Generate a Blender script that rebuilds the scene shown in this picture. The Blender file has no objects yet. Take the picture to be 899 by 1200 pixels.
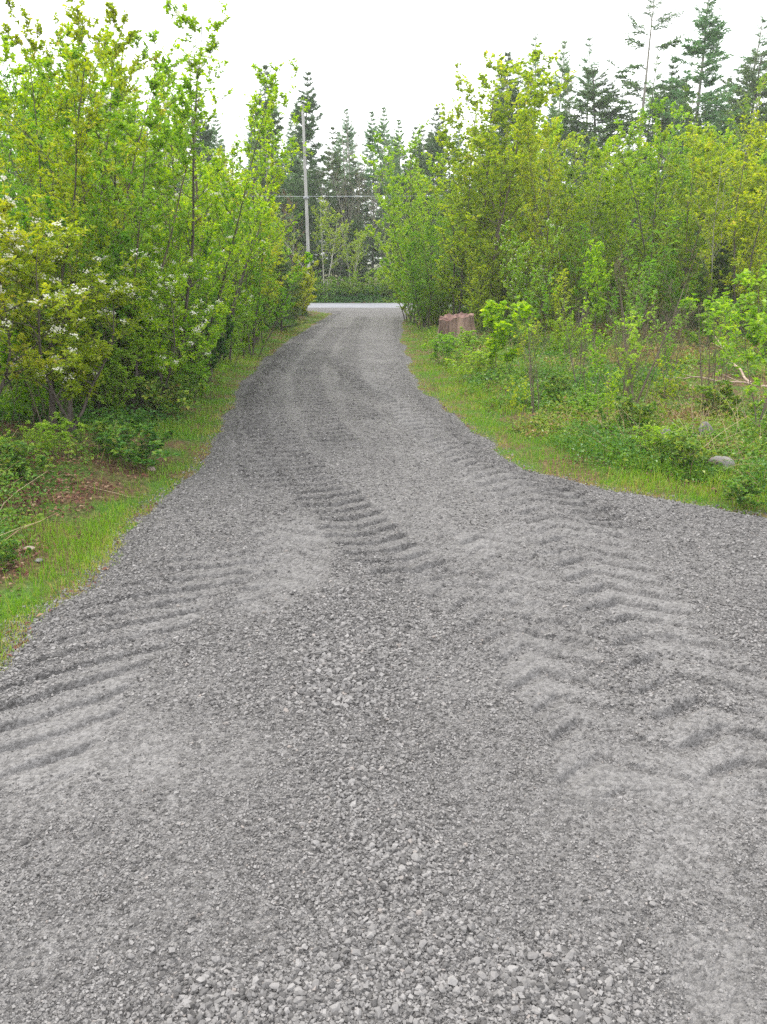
import bpy, math
import numpy as np
from mathutils import Vector

R = np.random.default_rng(7)
sc = bpy.context.scene
COL = sc.collection

# ------------------------------------------------------------------ camera model (also used to measure the place)
F, CX, CY, HC = 950.0, 449.5, 600.0, 1.7
PITCH = math.atan(295 / F)
SP, CP = math.sin(PITCH), math.cos(PITCH)

def ray(px, py):
    u, v = (px - CX) / F, (CY - py) / F
    return u, CP + v * SP, -SP + v * CP

def G(px, py):                       # ground point seen at a pixel
    x, y, z = ray(px, py)
    t = -HC / z
    return (x * t, y * t)

def T(px, py, Y):                    # point at distance Y seen at a pixel
    x, y, z = ray(px, py)
    return (x / y * Y, HC + z / y * Y)

# ------------------------------------------------------------------ helpers
def mesh_from(name, V, polys, mats=(), attrs=None, smooth=False, midx=None):
    """polys: list of int arrays (n,k)"""
    V = np.asarray(V, np.float32)
    polys = [np.asarray(p, np.int32) for p in polys if len(p)]
    me = bpy.data.meshes.new(name)
    me.vertices.add(len(V))
    me.vertices.foreach_set('co', V.ravel())
    loops = np.concatenate([p.ravel() for p in polys])
    tot = np.concatenate([np.full(len(p), p.shape[1], np.int32) for p in polys])
    start = np.concatenate([[0], np.cumsum(tot)[:-1]]).astype(np.int32)
    me.loops.add(len(loops))
    me.loops.foreach_set('vertex_index', loops)
    me.polygons.add(len(tot))
    me.polygons.foreach_set('loop_start', start)
    if smooth:
        me.polygons.foreach_set('use_smooth', np.ones(len(tot), bool))
    else:
        me.polygons.foreach_set('use_smooth', np.zeros(len(tot), bool))
    for m in mats:
        me.materials.append(m)
    if midx is not None:
        me.polygons.foreach_set('material_index', np.asarray(midx, np.int32))
    if attrs:
        for k, (dom, arr) in attrs.items():
            a = me.attributes.new(k, 'FLOAT', dom)
            a.data.foreach_set('value', np.asarray(arr, np.float32))
    me.update(calc_edges=True)
    return me

def link(name, me, parent=None, loc=(0, 0, 0)):
    o = bpy.data.objects.new(name, me)
    COL.objects.link(o)
    o.location = loc
    if parent is not None:
        o.parent = parent
    return o

def tag(o, label=None, cat=None, group=None, kind=None):
    if label: o['label'] = label
    if cat: o['category'] = cat
    if group: o['group'] = group
    if kind: o['kind'] = kind
    return o

def norm(a):
    return a / np.maximum(np.linalg.norm(a, axis=-1, keepdims=True), 1e-9)

def tubes(paths, radii, S=5, cap=True):
    """paths (N,K,3), radii (N,K) -> V, quads, caps"""
    paths = np.asarray(paths, float); radii = np.asarray(radii, float)
    N, K, _ = paths.shape
    t = np.empty_like(paths)
    t[:, 1:-1] = paths[:, 2:] - paths[:, :-2]
    t[:, 0] = paths[:, 1] - paths[:, 0]
    t[:, -1] = paths[:, -1] - paths[:, -2]
    t = norm(t)
    gd = norm(paths[:, -1] - paths[:, 0])
    ref = np.where(np.abs(gd[:, 2:3]) > 0.8, np.array([[1., 0, 0]]), np.array([[0, 0, 1.]]))
    a = norm(np.cross(t, ref[:, None, :]))
    b = np.cross(t, a)
    ang = np.arange(S) / S * 2 * math.pi
    ring = (np.cos(ang)[None, None, :, None] * a[:, :, None, :] + np.sin(ang)[None, None, :, None] * b[:, :, None, :])
    V = paths[:, :, None, :] + ring * radii[:, :, None, None]
    V = V.reshape(-1, 3)
    i = np.arange(N)[:, None, None] * K * S
    k = np.arange(K - 1)[None, :, None] * S
    s = np.arange(S)[None, None, :]
    s2 = (s + 1) % S
    q = np.stack([i + k + s, i + k + s2, i + k + S + s2, i + k + S + s], -1).reshape(-1, 4)
    caps = (np.arange(N)[:, None] * K * S + (K - 1) * S + np.arange(S)[None, :]) if cap else np.zeros((0, S), int)
    return V, q, caps

class Soup:
    def __init__(s):
        s.V = []; s.P = {}; s.n = 0
    def add(s, V, *polys):
        s.V.append(np.asarray(V, float))
        for p in polys:
            if len(p):
                s.P.setdefault(p.shape[1], []).append(np.asarray(p) + s.n)
        s.n += len(V)
    def mesh(s, name, mats, smooth=False, attrs=None):
        return mesh_from(name, np.concatenate(s.V), [np.concatenate(v) for v in s.P.values()], mats, attrs, smooth)

def leaves(base, d, L, W, rng, fold=0.25, up=0.8, k=4):
    """diamond leaves with a fold; returns V and tris. rnd: one value per face"""
    n = len(base)
    nrm = rng.normal(0, 1, (n, 3)) * (1 - up * 0.55); nrm[:, 2] += up
    s = norm(np.cross(d, nrm)); nn = norm(np.cross(s, d))
    L = np.asarray(L).reshape(-1, 1) * np.ones((n, 1)); W = np.asarray(W).reshape(-1, 1) * np.ones((n, 1))
    tip = base + d * L - nn * L * 0.12
    mid = base + d * L * 0.45
    r = mid + s * W * .5 + nn * W * fold
    l = mid - s * W * .5 + nn * W * fold
    V = np.stack([base, r, tip, l], 1).reshape(-1, 3)
    i = np.arange(n)[:, None] * 4
    tri = np.concatenate([i + np.array([[0, 1, 2]]), i + np.array([[0, 2, 3]])], 1).reshape(-1, 3)
    return V, tri

# value noise -------------------------------------------------------
_tab = np.random.default_rng(3).random((256, 256))
def vnoise(x, y, f, seed=0):
    x = x * f + seed * 17.31; y = y * f + seed * 9.17
    xi = np.floor(x).astype(int); yi = np.floor(y).astype(int)
    u = x - xi; v = y - yi
    u = u * u * (3 - 2 * u); v = v * v * (3 - 2 * v)
    g = lambda a, b: _tab[a & 255, b & 255]
    return (g(xi, yi) * (1 - u) + g(xi + 1, yi) * u) * (1 - v) + (g(xi, yi + 1) * (1 - u) + g(xi + 1, yi + 1) * u) * v - 0.5
def fbm(x, y, f, o=4, seed=0):
    r = 0; a = 1
    for i in range(o):
        r = r + vnoise(x, y, f * 2 ** i, seed + i) * a; a *= .5
    return r
def sstep(a, b, x):
    t = np.clip((x - a) / (b - a), 0, 1)
    return t * t * (3 - 2 * t)

# ------------------------------------------------------------------ driveway outline
Lpx = [(4, 790), (57, 728), (108, 690), (132, 656), (142, 629), (178, 595), (219, 565), (246, 531), (265, 486), (280, 456),
       (302, 429), (338, 400), (362, 384), (376, 375), (390, 368)]
Rpx = [(899, 610), (800, 590), (710, 572), (670, 562), (615, 550), (560, 510), (520, 480), (495, 455), (480, 430),
       (472, 402), (470, 383), (474, 374)]
Lp = [(-11, -6), (-6, -1.0), (-2.9, 1.4), (-2.05, 2.4)] + [G(*p) for p in Lpx] + [(-2.4, 29.0), (-4.6, 30.2), (-6.5, 30.8)]
Rp = [(16, -6), (15, 3.2), (9, 3.9), (4.6, 4.7)] + [G(*p) for p in Rpx] + [(1.15, 28.2), (1.7, 29.8), (3.2, 30.8)]
Lp = np.array(Lp); Rp = np.array(Rp)
ROAD0, ROAD1 = 30.5, 34.6
def xL(y): return np.interp(y, Lp[:, 1], Lp[:, 0]) + 0.05 * vnoise(y, y * 0, 1.7, 4) + 0.03 * vnoise(y, y * 0, 6, 5)
def xR(y): return np.interp(y, Rp[:, 1], Rp[:, 0]) + 0.05 * vnoise(y, y * 0, 1.5, 6) + 0.03 * vnoise(y, y * 0, 6, 8)

def seg_dist(x, y, P):
    d = np.full(x.shape, 1e9)
    for a, b in zip(P[:-1], P[1:]):
        ab = b - a; t = np.clip(((x - a[0]) * ab[0] + (y - a[1]) * ab[1]) / (ab @ ab), 0, 1)
        d = np.minimum(d, np.hypot(x - a[0] - t * ab[0], y - a[1] - t * ab[1]))
    return d
def d_in(x, y):
    """signed distance to the driveway edge, + inside; also the road"""
    wob = 0.13 * vnoise(x, y, 1.7, 4) + 0.07 * vnoise(x, y, 7, 5)
    inside = (x > np.interp(y, Lp[:, 1], Lp[:, 0])) & (x < np.interp(y, Rp[:, 1], Rp[:, 0])) & (y < 30.8)
    d = np.minimum(seg_dist(x, y, Lp), seg_dist(x, y, Rp))
    d = np.where(inside, d, -d) + wob
    dr = np.minimum(y - ROAD0, ROAD1 - y) + wob
    return np.maximum(d, dr)

def Hbase(x, y):
    """broad lie of the land away from the driveway"""
    d = -d_in(x, y)
    left = x < 0
    bank = np.where(left, 0.16 * sstep(0.1, 1.6, d), 0.10 * sstep(0.2, 2.2, d)) + 0.12 * sstep(2, 6, d)
    rough = sstep(0.0, 1.0, d) * (0.11 * fbm(x, y, .9, 4, 2)) + 0.35 * sstep(6, 20, d) * fbm(x, y, .15, 2, 9)
    return bank + rough
def Hg(x, y):
    d = -d_in(x, y)
    return np.where(d > 0, Hbase(x, y), -0.10 * sstep(0, .25, -d))
def H1(x, y):
    return float(Hg(np.array([float(x)]), np.array([float(y)]))[0])

# ------------------------------------------------------------------ materials
def newmat(name):
    m = bpy.data.materials.new(name); m.use_nodes = True
    nt = m.node_tree; nt.nodes.clear()
    out = nt.nodes.new('ShaderNodeOutputMaterial')
    return m, nt, out
def N(nt, t, **k):
    n = nt.nodes.new(t)
    for a, b in k.items():
        if a in n.inputs.keys() if hasattr(n.inputs, 'keys') else False:
            n.inputs[a].default_value = b
        else:
            setattr(n, a, b)
    return n
def ramp(nt, stops, interp='LINEAR'):
    r = nt.nodes.new('ShaderNodeValToRGB'); r.color_ramp.interpolation = interp
    e = r.color_ramp.elements
    while len(e) < len(stops): e.new(.5)
    for el, (p, c) in zip(e, stops):
        el.position = p; el.color = (*c, 1)
    return r
def C3(*a): return tuple(a)

def leaf_mat(name, stops, rough=.42, trans=.48, tv=1.4, hue=.02):
    m, nt, out = newmat(name)
    at = nt.nodes.new('ShaderNodeAttribute'); at.attribute_name = 'rnd'
    rp = ramp(nt, stops)
    nt.links.new(at.outputs['Fac'], rp.inputs[0])
    oi = nt.nodes.new('ShaderNodeObjectInfo')
    hs = nt.nodes.new('ShaderNodeHueSaturation')
    mr = nt.nodes.new('ShaderNodeMapRange'); mr.inputs[3].default_value = .5 - hue; mr.inputs[4].default_value = .5 + hue
    mv = nt.nodes.new('ShaderNodeMapRange'); mv.inputs[3].default_value = 1.12; mv.inputs[4].default_value = .86
    nt.links.new(oi.outputs['Random'], mr.inputs[0]); nt.links.new(oi.outputs['Random'], mv.inputs[0])
    nt.links.new(mr.outputs[0], hs.inputs['Hue']); nt.links.new(mv.outputs[0], hs.inputs['Value'])
    nt.links.new(rp.outputs[0], hs.inputs['Color'])
    p = nt.nodes.new('ShaderNodeBsdfPrincipled'); p.inputs['Roughness'].default_value = rough
    p.inputs['Specular IOR Level'].default_value = .3
    nt.links.new(hs.outputs[0], p.inputs['Base Color'])
    tr = nt.nodes.new('ShaderNodeBsdfTranslucent')
    h2 = nt.nodes.new('ShaderNodeHueSaturation'); h2.inputs['Value'].default_value = tv; h2.inputs['Hue'].default_value = .49
    h2.inputs['Saturation'].default_value = 1.1
    nt.links.new(hs.outputs[0], h2.inputs['Color']); nt.links.new(h2.outputs[0], tr.inputs['Color'])
    mx = nt.nodes.new('ShaderNodeMixShader'); mx.inputs[0].default_value = trans
    nt.links.new(p.outputs[0], mx.inputs[1]); nt.links.new(tr.outputs[0], mx.inputs[2])
    nt.links.new(mx.outputs[0], out.inputs[0])
    return m

def bark_mat(name, c0, c1, scale=30, stretch=6):
    m, nt, out = newmat(name)
    tc = nt.nodes.new('ShaderNodeTexCoord'); mp = nt.nodes.new('ShaderNodeMapping')
    mp.inputs['Scale'].default_value = (1, 1, 1 / stretch)
    nz = nt.nodes.new('ShaderNodeTexNoise'); nz.inputs['Scale'].default_value = scale; nz.inputs['Detail'].default_value = 6
    rp = ramp(nt, [(.35, c0), (.65, c1)])
    p = nt.nodes.new('ShaderNodeBsdfPrincipled'); p.inputs['Roughness'].default_value = .85
    bp = nt.nodes.new('ShaderNodeBump'); bp.inputs['Strength'].default_value = .6; bp.inputs['Distance'].default_value = .01
    l = nt.links.new
    l(tc.outputs['Object'], mp.inputs[0]); l(mp.outputs[0], nz.inputs['Vector']); l(nz.outputs['Fac'], rp.inputs[0])
    l(rp.outputs[0], p.inputs['Base Color']); l(nz.outputs['Fac'], bp.inputs['Height']); l(bp.outputs[0], p.inputs['Normal'])
    l(p.outputs[0], out.inputs[0])
    return m

def plain(name, c, rough=.7, metal=0):
    m, nt, out = newmat(name)
    p = nt.nodes.new('ShaderNodeBsdfPrincipled'); p.inputs['Base Color'].default_value = (*c, 1)
    nz = nt.nodes.new('ShaderNodeTexNoise'); nz.inputs['Scale'].default_value = 14
    mx = nt.nodes.new('ShaderNodeMix'); mx.data_type = 'RGBA'
    mx.inputs[6].default_value = (*[v * .7 for v in c], 1); mx.inputs[7].default_value = (*[min(1, v * 1.2) for v in c], 1)
    nt.links.new(nz.outputs['Fac'], mx.inputs[0]); nt.links.new(mx.outputs[2], p.inputs['Base Color'])
    p.inputs['Roughness'].default_value = rough; p.inputs['Metallic'].default_value = metal
    nt.links.new(p.outputs[0], out.inputs[0])
    return m

M = {}
M['leaf_bright'] = leaf_mat('leaf_bright', [(0, (.10, .25, .012)), (.5, (.23, .43, .018)), (.85, (.37, .55, .03)), (1, (.56, .64, .12))])
M['leaf_mid'] = leaf_mat('leaf_mid', [(0, (.12, .27, .03)), (.5, (.22, .40, .04)), (1, (.38, .54, .08))])
M['leaf_olive'] = leaf_mat('leaf_olive', [(0, (.14, .25, .012)), (.5, (.29, .42, .018)), (.85, (.44, .53, .03)), (1, (.58, .50, .12))])
M['leaf_yellow'] = leaf_mat('leaf_yellow', [(0, (.20, .29, .02)), (.5, (.34, .42, .03)), (.85, (.46, .50, .05)), (1, (.54, .42, .14))])
M['leaf_dark'] = leaf_mat('leaf_dark', [(0, (.03, .09, .018)), (.6, (.06, .15, .025)), (1, (.12, .24, .04))])
M['herb'] = leaf_mat('herb', [(0, (.035, .11, .02)), (.35, (.085, .21, .03)), (.65, (.18, .31, .035)), (.85, (.30, .37, .05)), (1, (.34, .22, .10))], trans=.3)
M['grass'] = leaf_mat('grass', [(0, (.08, .19, .015)), (.35, (.15, .31, .02)), (.7, (.26, .42, .035)), (.85, (.38, .40, .07)), (1, (.46, .34, .14))], trans=.3)
M['spruce'] = leaf_mat('spruce', [(0, (.065, .13, .05)), (.6, (.13, .23, .075)), (1, (.23, .34, .11))], trans=.25, rough=.6)
M['larch'] = leaf_mat('larch', [(0, (.12, .26, .10)), (.6, (.20, .37, .14)), (1, (.32, .47, .18))], trans=.25, rough=.6)
M['bud'] = leaf_mat('bud', [(0, (.14, .12, .05)), (.5, (.20, .17, .06)), (1, (.22, .26, .06))], trans=.2)
M['russet'] = leaf_mat('russet', [(0, (.14, .07, .035)), (.5, (.22, .12, .05)), (1, (.26, .19, .06))], trans=.25)
M['blossom'] = leaf_mat('blossom', [(0, (.80, .78, .66)), (1, (.90, .89, .84))], trans=.4, tv=1.0, hue=0)
M['litter'] = leaf_mat('litter', [(0, (.07, .025, .020)), (.35, (.15, .055, .040)), (.75, (.25, .12, .075)), (1, (.40, .28, .18))], trans=.05, tv=1, hue=0, rough=.7)
M['straw'] = leaf_mat('straw', [(0, (.24, .16, .08)), (.5, (.38, .27, .15)), (1, (.50, .40, .26))], trans=.1, tv=1, hue=0, rough=.7)
M['bark_dark'] = bark_mat('bark_dark', (.045, .035, .028), (.11, .09, .075))
M['bark_mid'] = bark_mat('bark_mid', (.08, .06, .045), (.18, .14, .105))
M['bark_grey'] = bark_mat('bark_grey', (.20, .18, .155), (.40, .37, .33))
M['bark_birch'] = bark_mat('bark_birch', (.35, .32, .27), (.66, .63, .57), 12, .4)
M['pole_wood'] = bark_mat('pole_wood', (.28, .27, .26), (.46, .45, .43), 18, 12)
M['stump_side'] = bark_mat('stump_side', (.08, .045, .035), (.38, .25, .20), 8, 5)
M['stump_top'] = bark_mat('stump_top', (.10, .045, .04), (.26, .15, .12), 8, 1)
M['dead_wood'] = bark_mat('dead_wood', (.30, .21, .16), (.52, .40, .31), 20, 1)

def rock_material(name, c0, c1):
    m, nt, out = newmat(name)
    l = nt.links.new
    tc = nt.nodes.new('ShaderNodeTexCoord')
    nz = nt.nodes.new('ShaderNodeTexNoise'); nz.inputs['Scale'].default_value = 9; nz.inputs['Detail'].default_value = 8
    rp = ramp(nt, [(.3, c0), (.7, c1)])
    p = nt.nodes.new('ShaderNodeBsdfPrincipled'); p.inputs['Roughness'].default_value = .85
    bp = nt.nodes.new('ShaderNodeBump'); bp.inputs['Strength'].default_value = .7; bp.inputs['Distance'].default_value = .02
    l(tc.outputs['Object'], nz.inputs['Vector']); l(nz.outputs['Fac'], rp.inputs[0]); l(rp.outputs[0], p.inputs['Base Color'])
    l(nz.outputs['Fac'], bp.inputs['Height']); l(bp.outputs[0], p.inputs['Normal']); l(p.outputs[0], out.inputs[0])
    return m
M['rock'] = rock_material('rock', (.11, .10, .095), (.27, .255, .24))
M['rock_pink'] = rock_material('rock_pink', (.28, .20, .17), (.46, .36, .31))

def gravel_material():
    m, nt, out = newmat('driveway_gravel')
    l = nt.links.new
    tc = nt.nodes.new('ShaderNodeTexCoord')
    geo = tc.outputs['Object']
    fine = nt.nodes.new('ShaderNodeAttribute'); fine.attribute_name = 'fine'   # 1 = crushed dust, 0 = loose stone
    def vor(scale, feat='F1'):
        v = nt.nodes.new('ShaderNodeTexVoronoi'); v.inputs['Scale'].default_value = scale; v.feature = feat
        v.inputs['Randomness'].default_value = 1
        l(geo, v.inputs['Vector']); return v
    v1, v2, v3 = vor(55), vor(120), vor(300)
    def val(v):
        s = nt.nodes.new('ShaderNodeSeparateColor'); l(v.outputs['Color'], s.inputs[0]); return s.outputs[0]
    def math_(op, a, b=None, clamp=False):
        n = nt.nodes.new('ShaderNodeMath'); n.operation = op; n.use_clamp = clamp
        for i, q in enumerate((a, b)):
            if q is None: continue
            if isinstance(q, (int, float)): n.inputs[i].default_value = q
            else: l(q, n.inputs[i])
        return n.outputs[0]
    c = math_('ADD', math_('MULTIPLY', val(v1), .40), math_('ADD', math_('MULTIPLY', val(v2), .35), math_('MULTIPLY', val(v3), .25)))
    rp = ramp(nt, [(.15, (.085, .081, .078)), (.5, (.200, .192, .186)), (.8, (.315, .303, .294))])
    l(c, rp.inputs[0])
    rf = ramp(nt, [(.2, (.140, .135, .131)), (.8, (.245, .237, .231))])
    l(c, rf.inputs[0])
    big = nt.nodes.new('ShaderNodeTexNoise'); big.inputs['Scale'].default_value = 1.1; big.inputs['Detail'].default_value = 5
    l(geo, big.inputs['Vector'])
    mx = nt.nodes.new('ShaderNodeMix'); mx.data_type = 'RGBA'
    l(fine.outputs['Fac'], mx.inputs[0]); l(rp.outputs[0], mx.inputs[6]); l(rf.outputs[0], mx.inputs[7])
    hs = nt.nodes.new('ShaderNodeHueSaturation')
    mr = nt.nodes.new('ShaderNodeMapRange'); mr.inputs[1].default_value = .3; mr.inputs[2].default_value = .7
    mr.inputs[3].default_value = .90; mr.inputs[4].default_value = 1.08
    l(big.outputs['Fac'], mr.inputs[0])
    da = nt.nodes.new('ShaderNodeAttribute'); da.attribute_name = 'darken'  # mask: gravel slightly darker along the cross-bar tracks and driveway edges
    l(math_('MULTIPLY', mr.outputs[0], math_('SUBTRACT', 1.0, math_('MULTIPLY', da.outputs['Fac'], .10))), hs.inputs['Value'])
    l(mx.outputs[2], hs.inputs['Color'])
    p = nt.nodes.new('ShaderNodeBsdfPrincipled'); p.inputs['Roughness'].default_value = .9
    p.inputs['Specular IOR Level'].default_value = .1
    l(hs.outputs[0], p.inputs['Base Color'])
    h = math_('ADD', math_('MULTIPLY', v1.outputs['Distance'], -1.0), math_('ADD', math_('MULTIPLY', v2.outputs['Distance'], -.6), math_('MULTIPLY', v3.outputs['Distance'], -.35)))
    nz = nt.nodes.new('ShaderNodeTexNoise'); nz.inputs['Scale'].default_value = 60; nz.inputs['Detail'].default_value = 6; l(geo, nz.inputs['Vector'])
    h = math_('ADD', h, math_('MULTIPLY', nz.outputs['Fac'], .8))
    bp = nt.nodes.new('ShaderNodeBump'); bp.inputs['Distance'].default_value = .018
    st = nt.nodes.new('ShaderNodeMapRange'); st.inputs[3].default_value = .95; st.inputs[4].default_value = .5
    l(fine.outputs['Fac'], st.inputs[0]); l(st.outputs[0], bp.inputs['Strength'])
    l(h, bp.inputs['Height']); l(bp.outputs[0], p.inputs['Normal']); l(p.outputs[0], out.inputs[0])
    return m
M['gravel'] = gravel_material()

def stone_mat():
    m, nt, out = newmat('crushed_stone')
    l = nt.links.new
    at = nt.nodes.new('ShaderNodeAttribute'); at.attribute_name = 'rnd'
    rp = ramp(nt, [(0, (.085, .081, .078)), (.3, (.168, .161, .156)), (.75, (.232, .222, .215)), (.97, (.275, .264, .256)), (1, (.26, .23, .21))])
    tc = nt.nodes.new('ShaderNodeTexCoord')
    nz = nt.nodes.new('ShaderNodeTexNoise'); nz.inputs['Scale'].default_value = 180; nz.inputs['Detail'].default_value = 4
    hs = nt.nodes.new('ShaderNodeHueSaturation')
    mr = nt.nodes.new('ShaderNodeMapRange'); mr.inputs[3].default_value = .75; mr.inputs[4].default_value = 1.2
    p = nt.nodes.new('ShaderNodeBsdfPrincipled'); p.inputs['Roughness'].default_value = .85; p.inputs['Specular IOR Level'].default_value = .25
    l(at.outputs['Fac'], rp.inputs[0]); l(tc.outputs['Object'], nz.inputs['Vector']); l(nz.outputs['Fac'], mr.inputs[0])
    l(mr.outputs[0], hs.inputs['Value']); l(rp.outputs[0], hs.inputs['Color']); l(hs.outputs[0], p.inputs['Base Color'])
    l(p.outputs[0], out.inputs[0])
    return m
M['stone'] = stone_mat()

def ground_material():
    m, nt, out = newmat('forest_floor')
    l = nt.links.new
    tc = nt.nodes.new('ShaderNodeTexCoord'); g = tc.outputs['Object']
    n1 = nt.nodes.new('ShaderNodeTexNoise'); n1.inputs['Scale'].default_value = 2.2; n1.inputs['Detail'].default_value = 8; l(g, n1.inputs['Vector'])
    n2 = nt.nodes.new('ShaderNodeTexNoise'); n2.inputs['Scale'].default_value = 28; n2.inputs['Detail'].default_value = 6; l(g, n2.inputs['Vector'])
    a = ramp(nt, [(.3, (.055, .038, .022)), (.5, (.12, .075, .042)), (.7, (.20, .135, .075))]); l(n2.outputs['Fac'], a.inputs[0])
    b = ramp(nt, [(.3, (.035, .075, .014)), (.7, (.10, .17, .03))]); l(n2.outputs['Fac'], b.inputs[0])
    st = ramp(nt, [(.42, (0, 0, 0)), (.58, (1, 1, 1))]); l(n1.outputs['Fac'], st.inputs[0])
    mx = nt.nodes.new('ShaderNodeMix'); mx.data_type = 'RGBA'
    l(st.outputs[0], mx.inputs[0]); l(a.outputs[0], mx.inputs[6]); l(b.outputs[0], mx.inputs[7])
    p = nt.nodes.new('ShaderNodeBsdfPrincipled'); p.inputs['Roughness'].default_value = .95; p.inputs['Specular IOR Level'].default_value = .1
    l(mx.outputs[2], p.inputs['Base Color'])
    bp = nt.nodes.new('ShaderNodeBump'); bp.inputs['Strength'].default_value = .8; bp.inputs['Distance'].default_value = .03
    l(n2.outputs['Fac'], bp.inputs['Height']); l(bp.outputs[0], p.inputs['Normal']); l(p.outputs[0], out.inputs[0])
    return m
M['ground'] = ground_material()

def road_material():
    m, nt, out = newmat('chip_seal')
    l = nt.links.new
    tc = nt.nodes.new('ShaderNodeTexCoord'); g = tc.outputs['Object']
    n1 = nt.nodes.new('ShaderNodeTexNoise'); n1.inputs['Scale'].default_value = 90; n1.inputs['Detail'].default_value = 3; l(g, n1.inputs['Vector'])
    n2 = nt.nodes.new('ShaderNodeTexNoise'); n2.inputs['Scale'].default_value = .7; n2.inputs['Detail'].default_value = 4; l(g, n2.inputs['Vector'])
    ad = nt.nodes.new('ShaderNodeMix'); ad.inputs[0].default_value = .5; l(n1.outputs['Fac'], ad.inputs[2]); l(n2.outputs['Fac'], ad.inputs[3])
    a = ramp(nt, [(.3, (.20, .205, .22)), (.7, (.30, .305, .325))]); l(ad.outputs[0], a.inputs[0])
    p = nt.nodes.new('ShaderNodeBsdfPrincipled'); p.inputs['Roughness'].default_value = .95; p.inputs['Specular IOR Level'].default_value = .05
    l(a.outputs[0], p.inputs['Base Color']); l(p.outputs[0], out.inputs[0])
    return m
M['road'] = road_material()

# ------------------------------------------------------------------ setting: ground, driveway, road
def spread(a, b, step, far, grow=1.18):
    mid = list(np.arange(a, b + 1e-6, step)); lo = []; hi = []
    s = step; v = a
    while v > -far: s *= grow; v -= s; lo.append(v)
    s = step; v = b
    while v < far: s *= grow; v += s; hi.append(v)
    return np.array(lo[::-1] + mid + hi)
gx = spread(-9, 9, .075, 700); gy = spread(2.0, 29, .085, 700)
X, Y = np.meshgrid(gx, gy)
Z = Hg(X.ravel(), Y.ravel()).reshape(X.shape)
nx, ny = len(gx), len(gy)
ii = (np.arange(ny - 1)[:, None] * nx + np.arange(nx - 1)[None, :]).ravel()
me = mesh_from('ground', np.stack([X, Y, Z], -1).reshape(-1, 3), [np.stack([ii, ii + 1, ii + nx + 1, ii + nx], 1)], [M['ground']], smooth=True)
tag(link('ground', me), kind='structure')

# tyre tracks pressed into the gravel: (pixel path, width, pitch, depth, mode)
TR = [
    ([(395, 366), (372, 382), (352, 399), (326, 426), (310, 448), (303, 483), (323, 528), (357, 563), (392, 599), (432, 632), (480, 668), (520, 700)], .52, .17, .020, 0),
    ([(400, 385), (379, 408), (361, 434), (361, 466), (379, 501), (400, 531)], .46, .18, .020, 0),
    ([(440, 375), (428, 408), (437, 439), (472, 475), (517, 515), (570, 546), (640, 592), (668, 625), (709, 672), (749, 724), (789, 770), (839, 822), (889, 885), (960, 975)], .62, .20, .028, 1),
    ([(385, 420), (388, 425), (406, 443), (437, 465), (462, 478)], .30, .18, .020, 0),
    ([(500, 640), (524, 675), (560, 705), (614, 744), (639, 776), (674, 825), (729, 905), (800, 1000)], .52, .21, .024, 1),
    ([(300, 640), (250, 668), (190, 700), (130, 755), (60, 830), (-60, 960)], .66, .21, .030, 2),
    ([(330, 610), (345, 650), (330, 690), (300, 740)], .48, .2, .016, 1),
    ([(470, 385), (478, 430), (500, 470), (560, 525), (640, 575), (760, 640)], .36, .17, .014, 0),
    ([(345, 412), (318, 440), (290, 480), (275, 520)], .42, .17, .016, 0),
    ([(425, 372), (410, 400), (408, 440), (430, 500)], .40, .17, .014, 0),
]
TR += [
    ([(368, 384), (345, 405), (322, 430), (300, 462), (290, 500), (300, 545), (330, 590)], .40, .17, .016, 0),
    ([(452, 376), (448, 410), (462, 450), (500, 500), (560, 560), (620, 620), (660, 680)], .40, .17, .016, 1),
    ([(560, 620), (600, 670), (650, 730), (700, 800)], .40, .19, .018, 1),
]
TRW = [(np.array([G(*p) for p in t[0]]), *t[1:]) for t in TR]
def smooth_path(P, n=60):
    t = np.linspace(0, 1, len(P)); tt = np.linspace(0, 1, n)
    # Catmull-like smoothing by repeated averaging
    Q = np.stack([np.interp(tt, t, P[:, i]) for i in (0, 1)], 1)
    for _ in range(14):
        Q[1:-1] = (Q[:-2] + Q[1:-1] * 2 + Q[2:]) / 4
    return Q
TRW = [(smooth_path(t[0]), *t[1:]) for t in TRW]

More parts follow.
